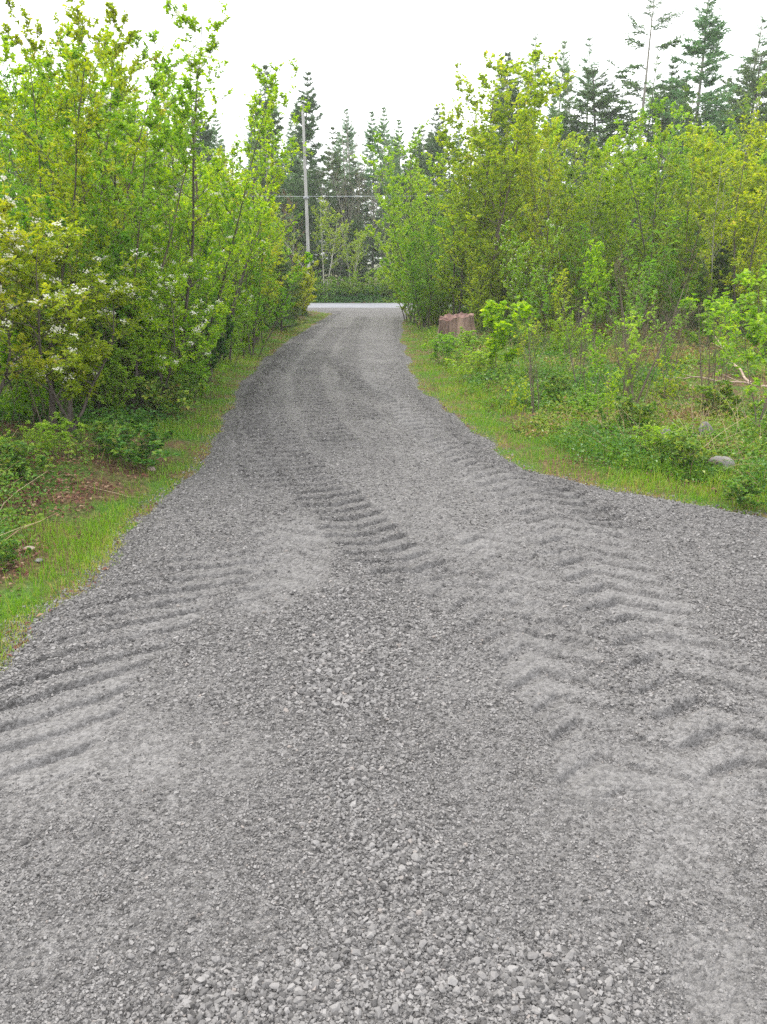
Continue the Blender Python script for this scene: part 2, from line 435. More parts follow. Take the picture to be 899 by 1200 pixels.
def track_h(x, y):
    h = np.zeros(x.shape); fn = np.zeros(x.shape); dm = np.zeros(x.shape)
    for k, (P, w, pitch, depth, mode) in enumerate(TRW):
        m = (x > P[:, 0].min() - 1) & (x < P[:, 0].max() + 1) & (y > P[:, 1].min() - 1) & (y < P[:, 1].max() + 1)
        idx = np.where(m)[0]
        if not len(idx): continue
        xs, ys = x[idx], y[idx]
        bd = np.full(len(idx), 1e9); bs = np.zeros(len(idx)); bt = np.zeros(len(idx)); s0 = 0
        seg = np.linalg.norm(np.diff(P, axis=0), axis=1); tot = seg.sum()
        for a, b, L in zip(P[:-1], P[1:], seg):
            ab = (b - a) / L
            t = np.clip((xs - a[0]) * ab[0] + (ys - a[1]) * ab[1], 0, L)
            dx, dy = xs - a[0] - t * ab[0], ys - a[1] - t * ab[1]
            d = np.hypot(dx, dy); q = d < bd
            bd[q] = d[q]; bs[q] = (s0 + t)[q]; bt[q] = (dx * -ab[1] + dy * ab[0])[q]
            s0 += L
        wob = .07 * vnoise(xs, ys, 2.2, k + 20) + .05 * vnoise(xs, ys, 11, k + 3)
        win = sstep(w / 2, w / 2 * .78, np.abs(bt + wob)) * sstep(0, .3, bs) * sstep(0, .4, tot - bs)
        patch = .72 + .28 * sstep(-.30, .25, fbm(xs, ys, 1.4, 3, 30 + k))
        if mode == 0:      # straight cross bars, halves out of step
            ph = bs / pitch + np.where(bt > 0, .5, 0) * 0.0 + .9 * np.abs(bt) / w + .12 * vnoise(xs, ys, 5, k) + .08 * vnoise(xs, ys, 17, k)
        elif mode == 1:    # chevrons pointing up the drive
            ph = bs / pitch - 1.9 * np.abs(bt + .12 * w) / w + .16 * vnoise(xs, ys, 3, k) + .10 * vnoise(xs, ys, 16, k)
        else:              # slanting bars
            ph = bs / pitch + 3.0 * bt / w + .16 * vnoise(xs, ys, 3, k) + .10 * vnoise(xs, ys, 16, k)
        f = ph - np.floor(ph); am = (2.2, .98, .85)[mode] * (1 + .8 * vnoise(xs, ys, 9, k + 5))
        lug = sstep(0, .13, f) * (1 - sstep(.24, .52, f))
        h[idx] += win * patch * (-depth * am * lug + depth * am * .35) - win * .006
        rim = np.exp(-((np.abs(bt) - w / 2 - .03) / .045) ** 2) * sstep(0, .3, bs) * sstep(0, .3, tot - bs)
        h[idx] += .008 * rim * patch
        if mode == 0: dm[idx] = np.maximum(dm[idx], win * patch)
        else: fn[idx] = np.maximum(fn[idx], .62 * win * patch * (1 - .6 * lug))
    return h, fn, dm

# dusty packed patches (pixel centre, radius in m, stretch)
DUST = [((810, 985), .55, .45), ((700, 930), .35, .3), ((545, 900), .09, .55), ((575, 1000), .13, .35), ((60, 860), .40, .30), ((130, 840), .3, .3), ((30, 1000), .25, .3), ((860, 1150), .35, .3),
        ((340, 690), .45, .5), ((190, 900), .35, .25), ((650, 800), .35, .4), ((770, 730), .3, .5), ((500, 660), .5, .6), ((390, 610), .5, .6), ((20, 1160), .2, .2), ((620, 690), .4, .4)]
DUSTW = [(G(*p), a, b) for p, a, b in DUST]
COARSE = [((430, 900), .18, .5), ((480, 1150), .20, .30), ((455, 1010), .2, .3), ((300, 1190), .25, .12), ((640, 1170), .2, .12), ((400, 800), .2, .7), ((420, 960), .15, .3)]
COARSEW = [(G(*p), a, b) for p, a, b in COARSE]
def fields(x, y):
    fi = np.zeros(x.shape)
    for (c, a, b) in DUSTW:
        fi = np.maximum(fi, np.exp(-((x - c[0]) / a) ** 2 - ((y - c[1]) / b) ** 2))
    fi = .5 * fi * (1 + 1.3 * fbm(x, y, 7, 4, 50)) + .55 * fbm(x, y, 1.6, 5, 60)
    co = np.zeros(x.shape)
    for (c, a, b) in COARSEW:
        co = np.maximum(co, np.exp(-((x - c[0]) / a) ** 2 - ((y - c[1]) / b) ** 2))
    d = d_in(x, y)
    edge = sstep(.55, .05, d) * (y < 29.5)
    return np.clip(fi - .6 * edge - .7 * co, 0, 1), np.clip(co * (1 + fbm(x, y, 6, 3, 70)) , 0, 1), d, edge

def Hd(x, y):
    fi, co, d, edge = fields(x, y)
    th, tf, dm = track_h(x, y)
    global LAST_DARKEN
    LAST_DARKEN = np.clip(dm + .8 * edge * (d > -.1), 0, 1)  # darker gravel in cross-bar tracks and along the edge band
    base = .035 * sstep(-.03, .28, d) - .06 * sstep(.0, -.12, d) + .022 * fbm(x, y, .5, 3, 11) * sstep(0, .6, d) + .010 * edge * sstep(0, .2, d)
    grain = (.010 * fbm(x, y, 6, 3, 12) + .015 * np.abs(fbm(x, y, 26, 3, 13)) * (1 - .7 * fi)) * sstep(-.05, .1, d)
    near_end = sstep(28, 30.4, y)
    z = base + (grain + th * sstep(.02, .25, d)) * (1 - .5 * near_end)
    z = z * (1 - near_end) + (.030 + .0 * z) * near_end
    z = np.where(d < 0, np.minimum(z, .02), z)
    return z, np.clip(fi + tf * (1 - edge), 0, 1), co, d, edge

def ysteps():
    ys = list(np.arange(-6, 1.0, .25)); v = 1.0
    while v < 30.7:
        ys.append(v)
        v += .0075 if v < 3.2 else (.011 if v < 6 else (.017 if v < 14 else .025))
    ys.append(30.8)
    return np.array(ys)
ys = ysteps(); rows = []
NL, NM, NR_ = 16, 520, 24
for y in ys:
    l0, r0 = np.interp(y, Lp[:, 1], Lp[:, 0]) - .12, np.interp(y, Rp[:, 1], Rp[:, 0]) + .12
    a = max(l0 + .02, -.60 * abs(y) - 1.0); b = min(r0 - .02, .60 * abs(y) + 1.0)
    rows.append(np.concatenate([np.linspace(l0, a, NL, endpoint=False), np.linspace(a, b, NM, endpoint=False), np.linspace(b, r0, NR_)]))
X = np.array(rows); Yy = np.repeat(ys[:, None], X.shape[1], 1)
z, fi, co, d, edge = Hd(X.ravel(), Yy.ravel())
nx, ny = X.shape[1], len(ys)
ii = (np.arange(ny - 1)[:, None] * nx + np.arange(nx - 1)[None, :]).ravel()
me = mesh_from('driveway', np.stack([X.ravel(), Yy.ravel(), z], 1), [np.stack([ii, ii + 1, ii + nx + 1, ii + nx], 1)], [M['gravel']],
               {'fine': ('POINT', fi * .75), 'darken': ('POINT', LAST_DARKEN)}, smooth=True)
tag(link('driveway', me), kind='structure')

# public road: slightly crowned strip
rx = spread(-12, 12, .5, 250, 1.2); ry = np.array([ROAD0 - .05, ROAD0 + .1, 31.2, 32.5, 33.6, ROAD1 - .1, ROAD1 + .05]); rz = np.array([-.06, .018, .04, .055, .04, .018, -.06])
X, Y = np.meshgrid(rx, ry); Z = np.repeat(rz[:, None], len(rx), 1)
nx, ny = len(rx), len(ry); ii = (np.arange(ny - 1)[:, None] * nx + np.arange(nx - 1)[None, :]).ravel()
me = mesh_from('road', np.stack([X, Y, Z], -1).reshape(-1, 3), [np.stack([ii, ii + 1, ii + nx + 1, ii + nx], 1)], [M['road']], smooth=True)
tag(link('road', me), kind='structure')

# ------------------------------------------------------------------ loose crushed stone (stuff)
def stones(name, P, size, rng, sub=True, label=None):
    """angular stones; P (n,3)"""
    n = len(P)
    phi = (1 + 5 ** .5) / 2
    ico = norm(np.array([(-1, phi, 0), (1, phi, 0), (-1, -phi, 0), (1, -phi, 0), (0, -1, phi), (0, 1, phi), (0, -1, -phi), (0, 1, -phi), (phi, 0, -1), (phi, 0, 1), (-phi, 0, -1), (-phi, 0, 1)], float))
    itri = np.array([(0, 11, 5), (0, 5, 1), (0, 1, 7), (0, 7, 10), (0, 10, 11), (1, 5, 9), (5, 11, 4), (11, 10, 2), (10, 7, 6), (7, 1, 8), (3, 9, 4), (3, 4, 2), (3, 2, 6), (3, 6, 8), (3, 8, 9), (4, 9, 5), (2, 4, 11), (6, 2, 10), (8, 6, 7), (9, 8, 1)])
    cube = np.array([(x, y, z) for z in (-1, 1) for y in (-1, 1) for x in (-1, 1)], float) * .62
    cq = np.array([(0, 2, 3, 1), (4, 5, 7, 6), (0, 1, 5, 4), (2, 6, 7, 3), (0, 4, 6, 2), (1, 3, 7, 5)])
    B, Q = (ico, itri) if sub else (cube, cq)
    V = B[None] * (1 + rng.normal(0, .17, (n, len(B), 1))) + rng.normal(0, .10, (n, len(B), 3))
    ax = np.stack([rng.uniform(.8, 1.25, n), rng.uniform(.6, 1.0, n), rng.uniform(.38, .75, n)], 1)
    V = V * ax[:, None, :] * (size * .5)[:, None, None]
    a = rng.uniform(0, 2 * math.pi, n); t = rng.normal(0, .35, n); t2 = rng.normal(0, .35, n)
    ca, sa, ct, st, c2, s2 = np.cos(a), np.sin(a), np.cos(t), np.sin(t), np.cos(t2), np.sin(t2)
    x, y, zz = V[..., 0], V[..., 1], V[..., 2]
    y, zz = y * ct[:, None] - zz * st[:, None], y * st[:, None] + zz * ct[:, None]
    x, zz = x * c2[:, None] + zz * s2[:, None], -x * s2[:, None] + zz * c2[:, None]
    x, y = x * ca[:, None] - y * sa[:, None], x * sa[:, None] + y * ca[:, None]
    V = np.stack([x, y, zz], -1) + P[:, None, :]
    F_ = (Q[None] + (np.arange(n) * len(B))[:, None, None]).reshape(-1, Q.shape[1])
    rnd = np.repeat(rng.random(n) ** 1.1, len(Q))
    return V.reshape(-1, 3), F_, rnd

def scatter_stones(n, y0, y1, smin, smax, pw, rng, sub, keep):
    # log-uniform in distance: the same number of stones per picture area, denser near
    y = np.exp(rng.uniform(math.log(y0), math.log(y1), n))
    u = rng.uniform(-1, 1, n); x = u * (.56 * y + .5)
    q = (x > np.interp(y, Lp[:, 1], Lp[:, 0]) - .3) & (x < np.interp(y, Rp[:, 1], Rp[:, 0]) + .3)
    x, y = x[q], y[q]
    z, fi, co, d, edge = Hd(x, y)
    pr = keep(fi, co, d, edge, x, y)
    q = rng.random(len(x)) < pr
    x, y, z, co, fi, d = x[q], y[q], z[q], co[q], fi[q], d[q]
    s = smin + (smax - smin) * rng.random(len(x)) ** pw
    s = s * (1 + .34 * co) * (1 - .35 * fi)
    z = np.where(d < .02, np.maximum(z, Hg(x, y)), z)
    return np.stack([x, y, z + s * rng.uniform(-.05, .20, len(x))], 1), s
rng = np.random.default_rng(21)
Vs, Fs, Rs, n0 = [], [], [], 0
kA = lambda fi, co, d, e, x, y: np.clip(.20 + .75 * co + .25 * e - .6 * fi + .9 * fbm(x, y, 2.5, 3, 80), .02, 1) * sstep(-.22, .0, d)
kB = lambda fi, co, d, e, x, y: np.clip(.85 + .5 * co + .2 * e - .75 * fi + .5 * fbm(x, y, 3.5, 3, 90), .03, 1) * sstep(-.20, .0, d)
P, s = scatter_stones(36000, 1.15, 7.0, .010, .0235, 1.8, rng, True, kA)
V, Fa, r = stones('', P, s, rng, True); Vs.append(V); Fs.append(Fa); Rs.append(r); nA = len(V)
P, s = scatter_stones(190000, 1.15, 5.0, .004, .014, 1.5, rng, False, kB)
V, Fb, r2 = stones('', P, s, rng, False); V1 = V; Fb1 = Fb; R1 = r2
P, s = scatter_stones(110000, 2.8, 14, .011, .025, 1.6, rng, False, kB)
V, Fb, r2 = stones('', P, s, rng, False)
me = mesh_from('loose_gravel', np.concatenate([Vs[0], V1, V]), [Fs[0], Fb1 + nA, Fb + nA + len(V1)], [M['stone']],
               {'rnd': ('FACE', np.concatenate([Rs[0], R1, r2]))})
tag(link('loose_gravel', me), 'loose grey crushed stone lying over the whole driveway', 'gravel', kind='stuff')

# ------------------------------------------------------------------ plant generators
def curve_branch(P0, D0, L, K, rng, upc=.3, jit=.06, droop=0.0):
    n = len(P0); d = D0.copy(); P = np.empty((n, K, 3)); P[:, 0] = P0
    step = (L / (K - 1))[:, None]
    for k in range(1, K):
        d = d + rng.normal(0, jit, (n, 3)); d[:, 2] += upc / (K - 1) - droop / (K - 1) * (k / K)
        d = norm(d); P[:, k] = P[:, k - 1] + d * step
    return P

def along(P, t):
    """P (n,K,3), t (n,m) -> points and directions"""
    K = P.shape[1]; f = np.clip(t, 0, .9999) * (K - 1); k = f.astype(int); u = (f - k)[..., None]
    i = np.arange(len(P))[:, None]
    return P[i, k] * (1 - u) + P[i, k + 1] * u, norm(P[i, k + 1] - P[i, k])

def rdir(n, rng, z):
    a = rng.uniform(0, 2 * math.pi, n); z = np.broadcast_to(z, (n,)); r = np.sqrt(np.maximum(0, 1 - z * z))
    return np.stack([np.cos(a) * r, np.sin(a) * r, z], 1)

def woody(seed, h=5, stems=4, lean=.18, t0=.2, nb=16, bl=1.2, bup=.55, nt=9, tl=.34, nleaf=16, leaf=(.055, .032),
          stem_r=.028, shape=0.6, wind=.05, top=.2, blossoms=0, upc=.35, leaf_up=.8, base_spread=.12, bsz=.014):
    """returns dict of arrays: wood V/polys, leaf V/tris/rnd, blossom"""
    rng = np.random.default_rng(seed)
    P0 = np.zeros((stems, 3)); P0[:, :2] = rng.normal(0, base_spread, (stems, 2)) if stems > 1 else 0
    D0 = rdir(stems, rng, 1.0); D0[:, :2] += rng.normal(0, lean, (stems, 2)) + (P0[:, :2] * 1.0 if stems > 1 else 0); D0 = norm(D0)
    L = h * rng.uniform(.72, 1.0, stems); L[0] = h
    S = curve_branch(P0, D0, L, 12, rng, .35, wind)
    S[:, :, 2] *= (h / S[:, -1, 2].max())
    tt = np.linspace(0, 1, 12)
    rs = stem_r * (L / h)[:, None] * (1 - .88 * tt[None]) * rng.uniform(.7, 1.1, (stems, 1))
    rs[:, 0] *= 1.25
    S[:, 0, 2] -= .12
    # branches
    t = t0 + (0.97 - t0) * (np.arange(nb)[None] + rng.uniform(0, 1, (stems, nb))) / nb
    Pb, Db = along(S, t); Pb = Pb.reshape(-1, 3); Db = Db.reshape(-1, 3); tb = t.ravel(); Lst = np.repeat(L, nb)
    nB = len(Pb)
    out = rdir(nB, rng, rng.normal(bup, .15, nB).clip(-.3, .93))
    d = norm(out + Db * .25)
    prof = (np.sin(np.clip((tb - t0) / (1 - t0), 0, 1) ** shape * math.pi) ** .7 * .75 + .28)
    Lb = bl * prof * rng.uniform(.6, 1.15, nB) * (Lst / h)
    B = curve_branch(Pb, d, Lb, 6, rng, upc, .09)
    rb0 = np.interp(tb, tt, rs.mean(0)) * .5
    rb = rb0[:, None] * (1 - .8 * np.linspace(0, 1, 6)[None])
    rb = np.maximum(rb, .0018)
    # twigs
    ttw = rng.uniform(.18, 1, (nB, nt)); Pt, Dt = along(B, ttw); Pt = Pt.reshape(-1, 3); Dt = Dt.reshape(-1, 3); nT = len(Pt)
    dt = norm(Dt * .7 + rdir(nT, rng, rng.normal(.25, .4, nT).clip(-.9, .95)) * .8)
    Lt = tl * rng.uniform(.4, 1.2, nT) * np.repeat(np.clip(Lb / bl, .35, 1), nt)
    W = curve_branch(Pt, dt, Lt, 3, rng, .2, .12)
    rt = np.tile(np.array([[.0030, .0022, .0012]]), (nT, 1)) * (h / 4) ** .5
    so = Soup()
    v, q, c = tubes(S, rs, 6); so.add(v, q, c)
    v, q, c = tubes(B, rb, 4); so.add(v, q, c)
    v, q, c = tubes(W, rt, 3, False); so.add(v, q)
    # leaves: tufts towards the twig ends
    tl_ = rng.uniform(0, 1, (nT, nleaf)) ** .55
    Pl, Dl = along(W, tl_); Pl = Pl.reshape(-1, 3); Dl = Dl.reshape(-1, 3); nl = len(Pl)
    # uneven crown: drop leaves in patches
    cl = (np.sin(Pl[:, 0] * 3.1 + seed) + np.sin(Pl[:, 1] * 2.7 + seed * 2) + np.sin(Pl[:, 2] * 3.3 + seed * 3)) / 3
    kp = rng.random(nl) < np.clip(.88 + .40 * cl, .25, 1)
    Pl, Dl = Pl[kp], Dl[kp]; nl = len(Pl)
    dl = norm(Dl * .6 + rdir(nl, rng, rng.normal(-.05, .4, nl).clip(-.95, .95)))
    sz = rng.uniform(.55, 1.15, nl)
    V, tri = leaves(Pl, dl, leaf[0] * sz, leaf[1] * sz, rng, up=leaf_up)
    twig_r = np.repeat(rng.random(nT), nleaf)[kp]
    rnd = np.clip(.55 * rng.random(nl) + .45 * twig_r, 0, 1)
    res = dict(wood=so, leafV=V, leafT=tri, rnd=np.repeat(rnd, 2), h=h)
    if blossoms:
        sc_ = np.hypot(W[:, -1, 0], W[:, -1, 1]) + .5 * W[:, -1, 2] + rng.normal(0, .15 * h, nT); q = np.argsort(-sc_)[:int(blossoms * 4.5)]; q = rng.permutation(q)[:blossoms]; c = W[q, -1] + np.array([0, 0, .02])
        m = 17
        Pc = np.repeat(c, m, 0) + rng.normal(0, 1, (blossoms * m, 3)) * np.array([bsz, bsz, bsz * .7])
        dd = rdir(len(Pc), rng, rng.uniform(-.2, 1, len(Pc)))
        V, tri = leaves(Pc, dd, .024 * rng.uniform(.7, 1.2, len(Pc)), .022, rng, up=.9)
        res['blV'] = V; res['blT'] = tri; res['blr'] = np.repeat(rng.random(len(Pc)), 2)
    return res

def conifer(seed, h=10, z0=1.2, whorls=26, per=6, rmax=1.6, needle=.11, nwid=.022, dens=1.0, droop=.35, profile=.85, gaps=.1, r0=.11, nsp=7, npr=12):
    rng = np.random.default_rng(seed)
    S = curve_branch(np.zeros((1, 3)), np.array([[0, 0, 1.]]), np.array([h]), 12, rng, .1, .012)
    S[:, :, 2] *= h / S[0, -1, 2]
    rs = r0 * (1 - .88 * np.linspace(0, 1, 12))[None]; rs[:, 0] *= 1.2; S[:, 0, 2] -= .15
    n = whorls * per
    wk = (np.arange(n) // per + .5 + rng.normal(0, .10, n)) / whorls
    t = np.clip((z0 / h) + (1 - z0 / h) * wk ** .9, 0, .985)
    keep = (rng.random(n) > gaps * (1 + np.sin(t * 23 + seed))) | (t > .93); t = t[keep]; n = len(t)
    Pb, _ = along(np.repeat(S, 1, 0), t[None]); Pb = Pb[0]
    d = rdir(n, rng, rng.normal(.12, .12, n) + .5 * t ** 3)
    Lb = rmax * ((1 - t) ** profile + .035) * rng.uniform(.55, 1.15, n) * (.65 + .35 * np.sin(np.clip((t - z0 / h) * 9, 0, 1.57)))
    B = curve_branch(Pb, d, Lb, 6, rng, .0, .05, droop)
    B[:, :, 2] += (np.linspace(0, 1, 6)[None] ** 3) * Lb[:, None] * .18
    rb = np.maximum(.018 * (Lb / rmax)[:, None] * (1 - .85 * np.linspace(0, 1, 6))[None], .003)
    # side sprays
    ts = rng.uniform(.12, 1, (n, nsp)); Ps, Ds = along(B, ts)
    side = norm(np.cross(Ds, np.array([0, 0, 1.]))) * rng.choice([-1, 1], (n, nsp, 1))
    ds = norm(Ds * .75 + side * rng.uniform(.4, 1, (n, nsp, 1)) + np.array([0, 0, -.12]))
    Ls = (Lb[:, None] * .34 * (1.1 - .6 * ts) * rng.uniform(.6, 1.2, (n, nsp)) + .05).ravel()
    Ps = Ps.reshape(-1, 3); ds = ds.reshape(-1, 3)
    W = curve_branch(Ps, ds, Ls, 3, rng, -.12, .06)
    so = Soup(); v, q, c = tubes(S, rs, 7); so.add(v, q, c); v, q, c = tubes(B, rb, 3, False); so.add(v, q)
    v, q, c = tubes(W, np.full((len(W), 3), .0035), 3, False); so.add(v, q)
    A = np.concatenate([W.reshape(len(W), 3, 3)]); 
    m = max(3, int(npr * dens))
    tn = rng.uniform(0, 1, (len(A), m)); Pn, Dn = along(A, tn); Pn = Pn.reshape(-1, 3); Dn = Dn.reshape(-1, 3)
    kp = np.ones(len(Pn), bool)
    # needles on main branches as well
    tn2 = rng.uniform(.25, 1, (n, m * 2)); P2, D2 = along(B, tn2)
    Pn = np.concatenate([Pn, P2.reshape(-1, 3)]); Dn = np.concatenate([Dn, D2.reshape(-1, 3)]); nl = len(Pn)
    nsz = np.clip((h - Pn[:, 2]) / (h * .16), .35, 1); dn = norm(Dn * .9 + rdir(nl, rng, rng.normal(0, .45, nl).clip(-.95, .95)) * .8)
    V, tri = leaves(Pn, dn, needle * nsz * rng.uniform(.6, 1.2, nl), nwid * nsz, rng, fold=.4, up=.3)
    return dict(wood=so, leafV=V, leafT=tri, rnd=np.repeat(rng.random(nl), 2), h=h)

def build_kind(name, g, bark, leafm, crown='crown'):
    wm = g['wood'].mesh(name + '_trunk', [M[bark]], True)
    lm = mesh_from(name + '_crown', g['leafV'], [g['leafT']], [M[leafm]], {'rnd': ('FACE', g['rnd'])})
    bm = None
    if 'blV' in g:
        bm = mesh_from(name + '_blossoms', g['blV'], [g['blT']], [M['blossom']], {'rnd': ('FACE', g['blr'])})
    return dict(w=wm, l=lm, b=bm, h=g['h'], name=name)

KINDS = {}
def kind(key, name, bark, leafm, g):
    KINDS[key] = build_kind(name, g, bark, leafm)

def plant(key, x, y, h, label, cat, group=None, rz=None, wide=1.0, lean=(0, 0), leaf=None, name=None, z=None):
    """one tree or shrub: an Empty at its foot > trunk, crown (and blossoms)"""
    k = KINDS[key]; s = h / k['h']
    e = bpy.data.objects.new(name or k['name'], None); COL.objects.link(e); e.empty_display_size = .3
    e.location = (x, y, (H1(x, y) if z is None else z)); e.scale = (s * wide, s * wide, s)
    e.rotation_euler = (lean[1], lean[0], R.uniform(0, 6.28) if rz is None else rz)
    tag(e, label, cat, group)
    a = link('trunk', k['w'], e); b = link('crown', k['l'], e)
    if leaf:
        b.material_slots[0].link = 'OBJECT'; b.material_slots[0].material = M[leaf]
    if k['b'] is not None:
        link('blossoms', k['b'], e)
    return e
# ------------------------------------------------------------------ plant kinds
kind('alder1', 'alder_tree', 'bark_dark', 'leaf_bright', woody(11, 5, 5, .17, .12, 21, 1.15, .5, 11, .36, 17, (.060, .042)))
kind('alder2', 'alder_tree', 'bark_dark', 'leaf_bright', woody(12, 5, 4, .20, .12, 24, 1.25, .55, 11, .36, 17, (.058, .040), shape=.7))
kind('alder3', 'alder_tree', 'bark_mid', 'leaf_mid', woody(13, 5, 6, .22, .12, 18, 1.1, .6, 11, .36, 15, (.066, .046), shape=.8))
kind('cherry', 'cherry_tree', 'bark_dark', 'leaf_bright', woody(14, 5, 4, .16, .12, 24, 1.2, .5, 11, .34, 16, (.060, .040), blossoms=260))
kind('birch1', 'birch_tree', 'bark_mid', 'leaf_olive', woody(15, 6, 3, .10, .12, 32, 1.25, .55, 9, .36, 10, (.092, .066), stem_r=.035, shape=.65))
kind('birch2', 'birch_tree', 'bark_dark', 'leaf_olive', woody(16, 6, 4, .13, .14, 25, 1.3, .55, 9, .38, 10, (.088, .064), stem_r=.035, shape=.7))
kind('birch3', 'birch_tree', 'bark_grey', 'leaf_olive', woody(17, 6, 5, .14, .16, 20, 1.2, .55, 9, .38, 10, (.090, .066), stem_r=.03, shape=.75))
kind('wispy', 'sapling', 'bark_mid', 'leaf_mid', woody(18, 5, 2, .07, .25, 11, .65, .8, 4, .24, 5, (.044, .026), stem_r=.022, shape=.5, upc=.5))
kind('flower', 'flowering_shrub', 'bark_dark', 'leaf_yellow', woody(19, 2.2, 4, .42, .22, 20, .85, .28, 14, .26, 14, (.058, .026), stem_r=.030, shape=.9, blossoms=110, bsz=.024, wind=.09, upc=.12, leaf_up=.6))
kind('shrub1', 'leafy_shrub', 'bark_mid', 'leaf_bright', woody(20, 1.6, 10, .40, .06, 10, .5, .45, 9, .20, 14, (.056, .036), stem_r=.010, shape=.8, base_spread=.18))
kind('shrub2', 'leafy_shrub', 'bark_mid', 'leaf_olive', woody(22, 1.6, 9, .36, .06, 10, .5, .5, 9, .20, 13, (.052, .032), stem_r=.010, shape=.7, base_spread=.2))
kind('maple', 'maple_sapling', 'bark_mid', 'leaf_bright', woody(23, 1.2, 4, .30, .3, 8, .34, .55, 5, .14, 6, (.105, .080), stem_r=.010, shape=1.1, base_spread=.06, leaf_up=1.1))
kind('slim', 'slender_sapling', 'bark_mid', 'leaf_bright', woody(24, 3.0, 3, .10, .18, 15, .75, .5, 6, .24, 7, (.085, .058), stem_r=.016, shape=.6, base_spread=.05))
kind('twiggy', 'twiggy_sapling', 'bark_mid', 'bud', woody(25, 2.2, 3, .22, .2, 14, .6, .7, 6, .25, 4, (.020, .010), stem_r=.016, shape=.7, base_spread=.04, upc=.5))
kind('lone', 'round_leaved_tree', 'bark_dark', 'leaf_bright', woody(45, 3.0, 2, .06, .3, 22, .75, .5, 8, .25, 9, (.080, .066), stem_r=.026, shape=.8, base_spread=.03))
kind('thin', 'thin_sapling', 'bark_mid', 'leaf_bright', woody(46, 1.5, 3, .16, .3, 9, .35, .6, 4, .14, 5, (.055, .036), stem_r=.009, shape=.7, base_spread=.05))
kind('herb', 'leafy_weed', 'bark_mid', 'herb', woody(26, .5, 12, .45, .15, 6, .16, .5, 3, .07, 6, (.055, .034), stem_r=.004, shape=1, base_spread=.07))
kind('herb2', 'leafy_weed', 'bark_mid', 'leaf_mid', woody(27, .55, 14, .55, .2, 6, .14, .5, 3, .06, 7, (.045, .022), stem_r=.004, shape=.9, base_spread=.10))
kind('spruce1', 'spruce_tree', 'bark_grey', 'spruce', conifer(31, 11, .5, 31, 8, 2.2, .19, .040, npr=13, profile=.8))
kind('spruce2', 'spruce_tree', 'bark_grey', 'spruce', conifer(32, 11, 1.2, 27, 7, 2.0, .19, .040, npr=13, profile=.7, gaps=.3, droop=.5))
kind('spruce3', 'spruce_tree', 'bark_dark', 'spruce', conifer(33, 9, .6, 28, 9, 2.6, .18, .042, profile=.6, dens=1.0))
kind('ragged', 'spruce_tree', 'bark_grey', 'spruce', conifer(34, 12, 3.0, 17, 5, 1.9, .17, .04, profile=.35, gaps=.40, droop=.15, dens=1.1, r0=.10))
kind('larch1', 'larch_tree', 'bark_grey', 'larch', conifer(35, 12, 1.5, 36, 7, 2.1, .17, .036, profile=.75, gaps=.2, dens=1.0, droop=.2))
kind('larch2', 'larch_tree', 'bark_grey', 'larch', conifer(36, 11, 2, 26, 5, 1.4, .15, .028, profile=.6, gaps=.3, dens=.9, droop=.15))
kind('bare', 'bare_tree', 'bark_grey', 'bud', conifer(37, 10, 2, 20, 4, .8, .05, .008, profile=.5, gaps=.3, dens=.3, droop=.1, r0=.07))
kind('young_spruce', 'young_spruce', 'bark_dark', 'spruce', conifer(38, 2.0, .05, 13, 8, .85, .06, .012, profile=.8, dens=1.0, gaps=0, r0=.03, npr=12))
kind('pale_birch', 'pale_birch', 'bark_birch', 'leaf_olive', woody(39, 6, 3, .16, .32, 20, 1.3, .6, 10, .4, 11, (.095, .075), stem_r=.045, shape=.6))
kind('russet', 'russet_tree', 'bark_grey', 'russet', woody(40, 6, 3, .12, .2, 20, 1.2, .5, 7, .36, 7, (.07, .05), stem_r=.04))
kind('hazy', 'bare_birch', 'bark_grey', 'bud', woody(41, 7, 3, .10, .35, 20, 1.2, .75, 9, .5, 4, (.05, .03), stem_r=.035, upc=.5))

def at_top(key, px, py, Y, label, cat, group=None, **k):
    x, z = T(px, py, Y); g = H1(x, Y)
    return plant(key, x, Y, z - g, label, cat, group, **k)
def at_foot(key, px, py, h, label, cat, group=None, **k):
    x, y = G(px, py)
    return plant(key, x, y, h, label, cat, group, **k)

# ------------------------------------------------------------------ left of the driveway
gL = 'young trees in the thicket left of the driveway'
at_top('alder2', -8, 6, 8.6, 'tall yellow green tree cut by the upper left corner of the photo', 'tree', gL, leaf='leaf_yellow')
at_top('alder1', 55, 32, 10.2, 'wispy topped green tree between the upper left corner tree and the bright middle crown', 'tree', gL)
at_top('alder3', 105, 60, 9.6, 'medium green tree just left of the brightest crown in the left thicket', 'tree', gL)
at_top('cherry', 152, 30, 10.8, 'tallest bright lime green tree in the middle of the left thicket', 'tree', gL, wide=1.1)
at_top('wispy', 192, 5, 13.5, 'thin grey green sapling spire poking above the lime green crown', 'sapling', gL)
at_top('alder2', 212, 78, 11.8, 'rounded green crown right of the tallest lime green tree', 'tree', gL)
at_top('wispy', 236, 52, 15.5, 'sparse leaved sapling with airy top right of the thin spire', 'sapling', gL)
at_top('wispy', 272, 100, 17.0, 'slim upright bare tipped sapling alone against the white sky on the left', 'sapling', gL, wide=.7)
at_top('cherry', 244, 138, 14.0, 'green tree with scattered white blossoms below the bare tipped sapling', 'tree', gL)
at_top('alder1', 290, 178, 17.0, 'yellowish green tree near the driveway end of the left thicket', 'tree', gL, leaf='leaf_olive')
at_top('birch2', 308, 215, 20.0, 'olive yellow tree whose crown leans over the driveway near the utility pole', 'tree', gL)
at_top('birch2', 322, 262, 23.0, 'smaller olive tree at the far end of the left thicket', 'tree', gL)
at_top('alder1', 285, 235, 15.0, 'dense bright shrubby tree over the mid left verge', 'tree', gL)
